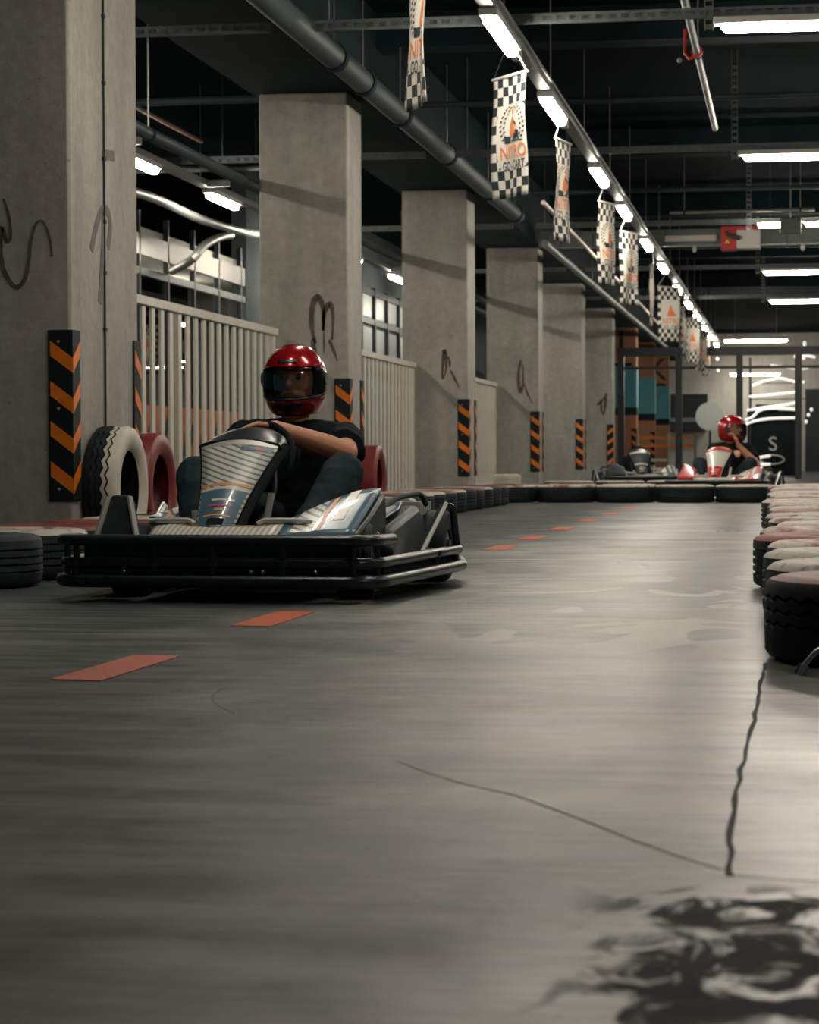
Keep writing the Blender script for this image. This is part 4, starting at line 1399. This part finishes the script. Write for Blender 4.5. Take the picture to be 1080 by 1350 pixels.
    # pale stripe where nose and wings meet
    for s in (-1, 1):
        MB().tube(fillet([(s * 0.02 + 0.09 * s, -0.715, 0.255), (s * 0.13, -0.70, 0.268), (s * 0.25, -0.70, 0.268), (s * 0.28, -0.66, 0.262)], 0.03), 0.011, 8).build('foot_guard', MT['alloy'], K, smooth=True)
    MB().tube([(0.10, -0.66, 0.10), (0.135, -0.62, 0.36)], 0.012, 8).build('pedal_arm', MT['alloy'], K, smooth=True)
    MB().tube([(-0.10, -0.66, 0.10), (-0.135, -0.62, 0.30)], 0.012, 8).build('pedal_arm', MT['alloy'], K, smooth=True)
    # --- steering fairing
    cx0 = -0.03
    TL, TR = Vector((cx0 - 0.142, -0.40, 0.520)), Vector((cx0 + 0.142, -0.40, 0.522))
    BL, BR = Vector((cx0 - 0.068, -0.735, 0.225)), Vector((cx0 + 0.055, -0.735, 0.225))
    nrm = (TR - TL).cross(BL - TL).normalized()
    if nrm.y > 0:
        nrm = -nrm

    def pp(u, v, d=0.0):
        """u across 0..1, v 0 top .. 1 bottom; slightly bowed sheet"""
        a, b = TL.lerp(BL, v), TR.lerp(BR, v)
        pinch = 0.012 * math.sin(PI * v)
        p = a.lerp(b, u)
        p += (b - a).normalized() * (pinch * (1 - 2 * u))
        return p + nrm * (0.02 * math.sin(PI * u) + d)

    def sheet(u0, u1, v0, v1, d, name, mm, parent, n=6, k=8, solid=0.0):
        mb = MB()
        vs = [pp(u0 + (u1 - u0) * i / n, v0 + (v1 - v0) * j / k, d) for j in range(k + 1) for i in range(n + 1)]
        mb.add(vs, [(j * (n + 1) + i, j * (n + 1) + i + 1, (j + 1) * (n + 1) + i + 1, (j + 1) * (n + 1) + i) for j in range(k) for i in range(n)])
        o = mb.build(name, MT[mm], parent, smooth=True)
        if solid:
            so = o.modifiers.new('solid', 'SOLIDIFY')
            so.thickness = solid
            so.offset = 0
        return o
    fp = sheet(0, 1, 0, 1, 0, 'front_panel', panel, K, solid=0.02)
    sheet(0.02, 0.98, 0.57, 0.98, 0.0115, 'panel_lower', body1, fp)
    sheet(0.0, 1, 0.0, 0.06, 0.0115, 'panel_band', 'alloy', fp, k=2)
    sheet(0.0, 1, 0.50, 0.525, 0.0115, 'panel_band', 'peach' if accent == 'peach' else 'white', fp, k=2)
    sheet(0.02, 0.98, 0.545, 0.575, 0.0125, 'panel_band', 'white', fp, k=2)
    for v0, v1, u0, u1, mm in ((0.68, 0.705, 0.30, 0.82, 'white'), (0.745, 0.765, 0.22, 0.80, 'pink' if accent == 'peach' else 'white'), (0.795, 0.815, 0.42, 0.66, 'peach'), (0.855, 0.872, 0.16, 0.86, 'peach'), (0.90, 0.97, 0.3, 0.75, 'softblack')):
        sheet(u0, u1, v0, v1, 0.0135, 'sticker', mm, fp, n=3, k=2)
    if accent == 'peach':
        sheet(0.55, 0.97, 0.07, 0.12, 0.012, 'sticker', 'blue', fp, n=3, k=2)
        sheet(0.74, 0.86, 0.09, 0.11, 0.013, 'sticker', 'kartred', fp, n=3, k=2)
    for u in (0, 1):
        P = [pp(u, v, -0.006) for v in (0, 0.15, 0.3, 0.5, 0.7, 0.85, 1.0)]
        if u:
            P = [p + Vector((0.012, 0.02, 0)) for p in P]
        MB().tube(P, 0.018 if u else 0.010, 8).build('panel_edge', MT['softblack'], fp, smooth=True)
    # dark rounded cowl on top of the panel
    mb = MB()
    nx, ny = 14, 6
    vs = []
    for j in range(ny + 1):
        t = j / ny
        y = -0.42 + 0.17 * t
        for i in range(nx + 1):
            a = PI * i / nx
            hw = 0.150 - 0.02 * t
            vs.append((cx0 - hw * math.cos(a), y, 0.515 + (0.030 + 0.045 * math.sin(t * PI / 2)) * math.sin(a) ** 0.8))
    fs = [(j * (nx + 1) + i, j * (nx + 1) + i + 1, (j + 1) * (nx + 1) + i + 1, (j + 1) * (nx + 1) + i) for j in range(ny) for i in range(nx)]
    fs += [tuple(range(nx, -1, -1)), tuple(ny * (nx + 1) + i for i in range(nx + 1))]
    mb.add(vs, fs)
    mb.build('dash_cowl', MT['kartred'] if body1 == 'kartred' else MT['bumper'], K, smooth=True)
    # steering column and wheel
    MB().tube([(cx0, -0.62, 0.14), (cx0, -0.24, 0.475)], 0.012, 8).build('steering_column', MT['chrome'], K, smooth=True)
    wc = Vector((cx0, -0.215, 0.485))
    e1 = Vector((1, 0, 0))
    e2 = Vector((0, 0.45, 0.89)).normalized()
    sw = MB().tube([wc + (e1 * math.cos(a) + e2 * math.sin(a)) * 0.135 for a in [2 * PI * k / 28 for k in range(28)]], 0.014, 8, True).build('steering_wheel', MT['softblack'], K, smooth=True)
    m = MB()
    for a in (0.2, PI - 0.2, -PI / 2):
        m.tube([wc, wc + (e1 * math.cos(a) + e2 * math.sin(a)) * 0.13], 0.01, 6)
    m.build('spoke', MT['blacksteel'], sw)
    MB().tube([wc - Vector((0, 0.02, -0.01)), wc + Vector((0, 0.015, -0.0))], 0.03, 14).build('hub', MT['chrome'], sw, smooth=True)
    for s in (-1, 1):
        MB().tube(fillet([(cx0 + s * 0.05, -0.52, 0.20), (cx0 + s * 0.12, -0.40, 0.34), (cx0 + s * 0.10, -0.33, 0.46)], 0.06), 0.010, 8).build('fairing_stay', MT['plastic'], K, smooth=True)
        MB().tube([(s * 0.06, -0.55, 0.14), (s * 0.36, -0.50, 0.14)], 0.008, 6).build('tie_rod', MT['chrome'], K)
    MB().ellipsoid((cx0 + 0.115, -0.36, 0.475), (0.02, 0.02, 0.025), n=10, m=6).build('mirror_knob', MT['chrome'], K, smooth=True)
    # --- wheels
    def wheel(x, y, D, W, st=0.0):
        wh = MB()
        R = D / 2
        prof = [(R * 0.45, -0.46), (R * 0.62, -0.5), (R * 0.92, -0.48), (R, -0.40), (R, 0.40), (R * 0.92, 0.48), (R * 0.62, 0.5), (R * 0.45, 0.46)]
        n = 32
        vs = [(z * W, r * math.cos(2 * PI * k / n), r * math.sin(2 * PI * k / n)) for k in range(n) for r, z in prof]
        L_ = len(prof)
        wh.add(vs, [(k * L_ + i, ((k + 1) % n) * L_ + i, ((k + 1) % n) * L_ + (i + 1) % L_, k * L_ + (i + 1) % L_) for k in range(n) for i in range(L_)])
        o = wh.build('wheel', MT['rubber'], K, smooth=True)
        o.location = (x, y, R)
        o.rotation_euler = (0, 0, st)
        rim_ = MB()
        rim_.tube([(-W * 0.42, 0, 0), (W * 0.42, 0, 0)], R * 0.50, 20)
        rim_.build('rim', MT['alloy'], o, smooth=True)
        hb = MB().tube([(-W * 0.5, 0, 0), (W * 0.5, 0, 0)], R * 0.18, 10)
        hb.build('hub', MT['blacksteel'], o, smooth=True)
    wheel(-0.40, -0.50, 0.255, 0.125, steer)
    wheel(0.40, -0.50, 0.255, 0.125, steer)
    wheel(-0.44, 0.60, 0.275, 0.18)
    wheel(0.44, 0.60, 0.275, 0.18)
    MB().tube([(-0.5, 0.60, 0.1375), (0.5, 0.60, 0.1375)], 0.016, 8).build('rear_axle', MT['chrome'], K, smooth=True)
    # --- seat
    n, k = 14, 8
    vs = []
    for j in range(k + 1):
        z = 0.09 + 0.40 * j / k
        for i in range(n + 1):
            a = math.radians(-25 + 230 * i / n)
            back = 0.52 + 0.09 * (j / k)
            w = 0.215 - 0.02 * abs(j / k - 0.4)
            lowr = 1.0 if math.sin(a) > 0.2 else 0.62
            vs.append((w * math.cos(a), back - 0.20 + 0.20 * math.sin(a), 0.085 + (z - 0.085) * lowr))
    fs = [(j * (n + 1) + i, j * (n + 1) + i + 1, (j + 1) * (n + 1) + i + 1, (j + 1) * (n + 1) + i) for j in range(k) for i in range(n)]
    se = MB().add(vs, fs).build('seat', MT['softblack'], K, smooth=True)
    so = se.modifiers.new('solid', 'SOLIDIFY')
    so.thickness = 0.012
    MB().box(-0.20, 0.20, 0.02, 0.50, 0.085, 0.11).build('seat_base', MT['softblack'], K, bevel=0.01)
    # --- engine on the driver's left, fuel tank on the right
    en = MB().box(0.30, 0.44, 0.40, 0.68, 0.14, 0.26).build('engine', MT['blacksteel'], K, bevel=0.01)
    for q in range(6):
        MB().box(0.295, 0.445, 0.43 + q * 0.04, 0.445 + q * 0.04, 0.26, 0.31).build('cooling_fin', MT['alloy'], en)
    MB().tube(fillet([(0.37, 0.62, 0.25), (0.37, 0.72, 0.30), (0.1, 0.76, 0.30)], 0.06), 0.024, 10).build('exhaust', MT['galv'], en, smooth=True)
    MB().box(-0.46, -0.31, 0.30, 0.60, 0.15, 0.30).build('fuel_tank', MT['plastic'], K, bevel=0.02)
    return K


KX, KY = -1.865, 8.43
kart1 = make_kart((KX, KY, 0), math.radians(-2.0), 'blue and white go-kart with black bumper rails driving towards the camera', ('blue', 'blue', 'stripes', 'dots', 'peach'), 0.15)
kart2 = make_kart((-0.74, 26.25, 0), math.radians(-6.0), 'red and white go-kart standing behind the tyre barrier in the background', ('kartred', 'kartred', 'white', 'white', 'white'))
kart3 = make_kart((-2.05, 31.6, 0), math.radians(10), 'dark empty go-kart parked behind and left of the second driver', ('plastic', 'plastic', 'plastic', 'plastic', 'plastic'))


# ================================================================== PEOPLE
def remeshed(mb, voxel, m, name, parent, smooth=5):
    me = bpy.data.meshes.new('tmp')
    me.from_pydata(mb.v, [], mb.f)
    bm = bmesh.new()
    bm.from_mesh(me)
    bmesh.ops.remove_doubles(bm, verts=bm.verts, dist=1e-5)
    bmesh.ops.recalc_face_normals(bm, faces=bm.faces)
    bm.to_mesh(me)
    bm.free()
    o = bpy.data.objects.new('tmp', me)
    C.objects.link(o)
    r = o.modifiers.new('r', 'REMESH')
    r.mode = 'VOXEL'
    r.voxel_size = voxel
    s = o.modifiers.new('s', 'SMOOTH')
    s.iterations = smooth
    s.factor = 0.5
    bpy.context.view_layer.update()
    me2 = bpy.data.meshes.new_from_object(o.evaluated_get(bpy.context.evaluated_depsgraph_get()))
    bpy.data.objects.remove(o)
    me2.name = name
    me2.materials.clear()
    me2.materials.append(m)
    me2.polygons.foreach_set('use_smooth', [True] * len(me2.polygons))
    return link(name, me2, parent)


def hand(mb, wrist, palm_dir, across, curl_dir, size=1.0, curl=1.0, thumb=1):
    """palm from the wrist along palm_dir; fingers side by side along `across` (index first), bending towards curl_dir"""
    w, d, a, c = Vector(wrist), Vector(palm_dir).normalized(), Vector(across).normalized(), Vector(curl_dir).normalized()
    s = size
    for k in range(4):
        off = (1.5 - k) * 0.019 * s
        mb.capsule(w + a * off * 0.6 + d * 0.01 * s, w + a * off + d * 0.085 * s, 0.014 * s, 0.0125 * s)
        L_ = (0.042, 0.047, 0.044, 0.034)[k] * s
        p = w + a * off + d * 0.09 * s
        ang = 0.45 * curl
        for q in range(3):
            dd = d * math.cos(ang) + c * math.sin(ang)
            n = p + dd * (L_ * (1, 0.72, 0.6)[q])
            mb.capsule(p, n, (0.0100, 0.0093, 0.0086)[q] * s, (0.0094, 0.0086, 0.0075)[q] * s, 10)
            p = n
            ang += 0.75 * curl
    t0 = w + a * 0.020 * s * thumb + d * 0.025 * s
    t1 = t0 + (a * 0.75 * thumb + d * 0.6 + c * 0.45).normalized() * 0.042 * s
    t2 = t1 + (a * 0.15 * thumb + d * 0.75 + c * 0.65).normalized() * 0.034 * s
    mb.capsule(t0, t1, 0.0145 * s, 0.011 * s, 10)
    mb.capsule(t1, t2, 0.011 * s, 0.0085 * s, 10)


def helmet(parent, c, yaw, tilt, scale=1.0):
    """full-face helmet, facing local -Y before yaw"""
    a, b, ct = 0.122, 0.150, 0.137

    def pt(A, E, k=1.0):
        ce = max(0.0, math.cos(E))
        e = ce ** (0.92 if E > 0 else 0.55)
        ch = 1.0
        if E < -0.05:
            ch += 0.10 * max(0, math.cos(A)) ** 2 * min(1, (-E) / 0.5)
        x = a * e * math.sin(A)
        y = -b * e * math.cos(A) * ch
        z = ct * math.sin(E) if E > 0 else 0.150 * math.sin(E)
        return Vector((x, y, z)) * k
    nA, E0, E1, nE = 64, -1.02, PI / 2, 40
    port = lambda A, E: abs(A) < 1.30 and -0.37 < E < 0.42
    sh, vi = MB(), MB()
    fs, fv = [], []
    vs = [pt(-PI + 2 * PI * i / nA, E0 + (E1 - E0) * j / nE) for j in range(nE + 1) for i in range(nA)]
    for j in range(nE):
        for i in range(nA):
            A = -PI + 2 * PI * (i + 0.5) / nA
            E = E0 + (E1 - E0) * (j + 0.5) / nE
            f = (j * nA + i, j * nA + (i + 1) % nA, (j + 1) * nA + (i + 1) % nA, (j + 1) * nA + i)
            (fv if port(A, E) else fs).append(f)
    shell = submesh('helmet', vs, fs, MT['helmetred'])
    hm = link('helmet', shell, parent)
    so = hm.modifiers.new('solid', 'SOLIDIFY')
    so.thickness = 0.014
    so.offset = -1
    hm.location = c
    hm.rotation_euler = (tilt, 0, yaw)
    hm.scale = (scale,) * 3
    # visor a little proud of the shell, larger than the port
    vA, vE = 44, 16

    def patch(A0, A1, Ea, Eb, k, name, m, nx=24, ny=6, solid=0.004, shape=None):
        g = []
        for j in range(ny + 1):
            for i in range(nx + 1):
                A = A0 + (A1 - A0) * i / nx
                u = 2 * i / nx - 1
                e0, e1 = (Ea, Eb) if shape is None else shape(u)
                g.append(pt(A, e0 + (e1 - e0) * j / ny, k))
        mb = MB().add(g, [(j * (nx + 1) + i, j * (nx + 1) + i + 1, (j + 1) * (nx + 1) + i + 1, (j + 1) * (nx + 1) + i) for j in range(ny) for i in range(nx)])
        o = mb.build(name, m, hm, smooth=True)
        s2 = o.modifiers.new('solid', 'SOLIDIFY')
        s2.thickness = solid
        return o
    patch(-1.55, 1.55, -0.42, 0.46, 1.022, 'visor', MT['visor'], 36, 12, 0.002, lambda u: (-0.42 + 0.10 * abs(u) ** 3, 0.44 - 0.16 * abs(u) ** 3))
    patch(-1.5, 1.5, 0.0, 0.0, 1.028, 'visor_rim', MT['helmetdark'], 36, 2, 0.004, lambda u: (-0.46 + 0.10 * abs(u) ** 3, -0.40 + 0.10 * abs(u) ** 3))
    patch(-0.55, 0.55, 0, 0, 1.016, 'chin_vent', MT['helmetdark'], 20, 6, 0.005, lambda u: (-0.88 + 0.32 * u * u, -0.54))
    patch(-0.70, 0.70, 0, 0, 1.014, 'neck_trim', MT['helmetdark'], 20, 3, 0.005, lambda u: (-1.02, -0.93))
    patch(-0.36, 0.36, 0.55, 0.66, 1.02, 'top_vent', MT['helmetdark'], 14, 3, 0.008)
    for s in (-1, 1):
        p = pt(s * 1.50, 0.03, 1.03)
        MB().tube([p - Vector((s * 0.008, 0, 0)), p + Vector((s * 0.001, 0, 0))], 0.024, 18).build('visor_pivot', MT['helmetdark'], hm, smooth=True)
    return hm


def person(loc, rz, label, pose):
    P = thing('person', loc, label, 'person', None, rz)
    V = Vector
    hip = V((0, 0.36, 0.215))
    shl = {1: V(pose['shL']), -1: V(pose['shR'])}
    el = {1: V(pose['elL']), -1: V(pose['elR'])}
    wr = {1: V(pose['wrL']), -1: V(pose['wrR'])}
    kn = {1: V(pose['knL']), -1: V(pose['knR'])}
    an = {1: V(pose['anL']), -1: V(pose['anR'])}
    nk, hd = V(pose['neck']), V(pose['head'])
    # body: one continuous skin surface
    b = MB()
    chest = (shl[1] + shl[-1]) / 2 + V((0, 0.0, -0.10))
    b.capsule(hip, chest, 0.08, 0.085)
    b.capsule(shl[1] * 0.75 + shl[-1] * 0.25, shl[-1] * 0.75 + shl[1] * 0.25, 0.075, 0.075)
    b.capsule(chest + V((0, 0, 0.08)), nk, 0.06, 0.055)
    b.capsule(nk, hd + V((0, 0.02, -0.05)), 0.055, 0.058)
    yaw = pose.get('yaw', 0)
    R = Matrix.Rotation(yaw, 3, 'Z')
    b.ellipsoid(hd + V((0, 0, 0.015)), (0.076, 0.095, 0.105), R)
    b.ellipsoid(hd + R @ V((0, -0.035, -0.06)), (0.052, 0.055, 0.055), R)                     # jaw
    b.capsule(hd + R @ V((0, -0.092, 0.025)), hd + R @ V((0, -0.108, -0.012)), 0.009, 0.014)     # nose
    b.capsule(hd + R @ V((-0.03, -0.086, 0.038)), hd + R @ V((0.03, -0.086, 0.038)), 0.012, 0.012)  # brow
    b.capsule(hd + R @ V((-0.018, -0.084, -0.045)), hd + R @ V((0.018, -0.084, -0.045)), 0.009, 0.009)  # mouth
    for s in (-1, 1):
        b.ellipsoid(hd + R @ V((s * 0.076, 0.01, 0.0)), (0.012, 0.02, 0.03), R, 8, 6)             # ear
        b.capsule(shl[s], el[s], 0.055, 0.045)
        mid = el[s].lerp(wr[s], 0.28)
        b.capsule(el[s], mid, 0.045, 0.047)
        b.capsule(mid, wr[s], 0.047, 0.029)
        b.capsule(hip + V((s * 0.09, 0, 0)), kn[s], 0.075, 0.052)
        b.capsule(kn[s], an[s], 0.05, 0.035)
        hand(b, wr[s], *pose['hand' + ('L' if s > 0 else 'R')])
    remeshed(b, 0.0058, MT['skin'], 'body', P, 4)
    for s in (-1, 1):
        e = MB().ellipsoid(hd + R @ V((s * 0.030, -0.083, 0.018)), (0.012, 0.010, 0.009), R, 10, 8)
        e.build('eye', MT['helmetdark'], P, smooth=True)
    # T-shirt
    t = MB()
    low = hip + V((0, 0.0, 0.05))
    for dx in (-0.07, 0, 0.07):
        t.capsule(low + V((dx * 1.1, 0, 0)), chest + V((dx * 1.35, 0, 0)), 0.105, 0.118)
    t.capsule(shl[1] * 0.88 + shl[-1] * 0.12, shl[-1] * 0.88 + shl[1] * 0.12, 0.078, 0.078)
    t.capsule(chest + V((0, 0, 0.10)), nk - V((0, 0, 0.07)), 0.085, 0.066)
    for s in (-1, 1):
        cut = 0.66
        q = shl[s].lerp(el[s], cut)
        dvec = (q - shl[s]).normalized()
        t.capsule(shl[s], q - dvec * 0.03, 0.073, 0.070)
        # open hanging sleeve end
        t.tube([shl[s].lerp(el[s], 0.2), q + dvec * 0.01], [0.070, 0.076], 16)
    sh = remeshed(t, 0.0075, MT['shirt'], 'tshirt', P, 5)
    # folds: gentle displacement
    tex = bpy.data.textures.new('cloth_folds', 'CLOUDS')
    tex.noise_scale = 0.09
    dm = sh.modifiers.new('folds', 'DISPLACE')
    dm.texture = tex
    dm.strength = 0.022
    dm.mid_level = 0.5
    if pose.get('print', True):
        for (x, z, w_, h_, ang) in ((0.075, 0.0, 0.055, 0.006, 0.35), (0.03, -0.01, 0.012, 0.008, 0.0)):
            c_ = chest + V((x, -0.128, 0.085 + z))
            MB().bar(c_ - V((w_ / 2, 0, -w_ / 2 * math.sin(ang))), c_ + V((w_ / 2, 0, w_ / 2 * math.sin(ang))), h_, 0.03, (0, 1, 0)).build('shirt_print', MT['disc'], sh)
    # trousers
    j = MB()
    j.capsule(hip + V((-0.07, 0.02, 0)), hip + V((0.07, 0.02, 0)), 0.118, 0.118)
    for s in (-1, 1):
        j.capsule(hip + V((s * 0.085, 0, 0)), kn[s], 0.098, 0.078)
        j.capsule(kn[s], an[s] + V((0, 0, 0.02)), 0.078, 0.058)
    tr_ = remeshed(j, 0.0075, MT['jeans'], 'trousers', P, 5)
    dm = tr_.modifiers.new('folds', 'DISPLACE')
    dm.texture = tex
    dm.strength = 0.022
    dm.mid_level = 0.5
    for s in (-1, 1):
        f = MB()
        f.capsule(an[s] + V((0, 0.02, -0.03)), an[s] + V((0, -0.10, 0.06)), 0.045, 0.038)
        f.capsule(an[s] + V((0, 0.0, 0.02)), an[s] + V((0, -0.02, 0)), 0.05, 0.05)
        remeshed(f, 0.007, MT['softblack'], 'shoe', P, 3)
    helmet(P, hd + V(pose.get('hoff', (0, 0, 0.012))), yaw, pose.get('tilt', 0), pose.get('hs', 1.0))
    return P


pose1 = dict(shL=(0.165, 0.36, 0.545), shR=(-0.215, 0.33, 0.555), elL=(0.235, 0.075, 0.495), wrL=(0.015, -0.115, 0.588), elR=(-0.285, 0.10, 0.42), wrR=(-0.19, -0.125, 0.475),
             knL=(0.255, -0.04, 0.425), knR=(-0.30, -0.05, 0.415), anL=(0.17, -0.42, 0.145), anR=(-0.17, -0.42, 0.145), neck=(-0.025, 0.36, 0.635), head=(-0.025, 0.355, 0.765), yaw=0.02, tilt=0.10, hs=1.0,
             handL=((-0.62, -0.72, 0.06), (0.42, -0.62, 0.2), (-0.2, -0.35, -0.9), 1.0, 0.9, -1),
             handR=((0.15, -0.9, 0.25), (0.25, 0.2, 0.9), (0.9, -0.1, -0.2), 1.0, 0.9, 1))
person((KX, KY, 0), math.radians(-2.0), 'driver in red full-face helmet, black T-shirt and dark jeans steering the near kart', pose1)
pose2 = dict(shL=(0.19, 0.36, 0.56), shR=(-0.19, 0.34, 0.56), elL=(0.315, 0.16, 0.385), wrL=(0.12, 0.135, 0.60), elR=(-0.10, 0.06, 0.43), wrR=(0.055, -0.12, 0.515),
             knL=(0.27, -0.03, 0.40), knR=(-0.29, -0.05, 0.40), anL=(0.17, -0.42, 0.145), anR=(-0.17, -0.42, 0.145), neck=(0.0, 0.36, 0.645), head=(0.02, 0.35, 0.775), yaw=1.2, tilt=0.08, hs=1.12, hoff=(0, 0, 0.014), print=False,
             handL=((-0.4, 0.1, 0.9), (0.3, -0.9, 0.2), (-0.8, 0.4, 0.1), 1.0, 1.1, 1),
             handR=((0.7, -0.6, 0.1), (0.5, 0.5, 0.4), (0.1, -0.6, -0.7), 1.0, 0.9, 1))
person((-0.74, 26.25, 0), math.radians(-6.0), 'background driver in red helmet resting a hand on the chin, looking right', pose2)
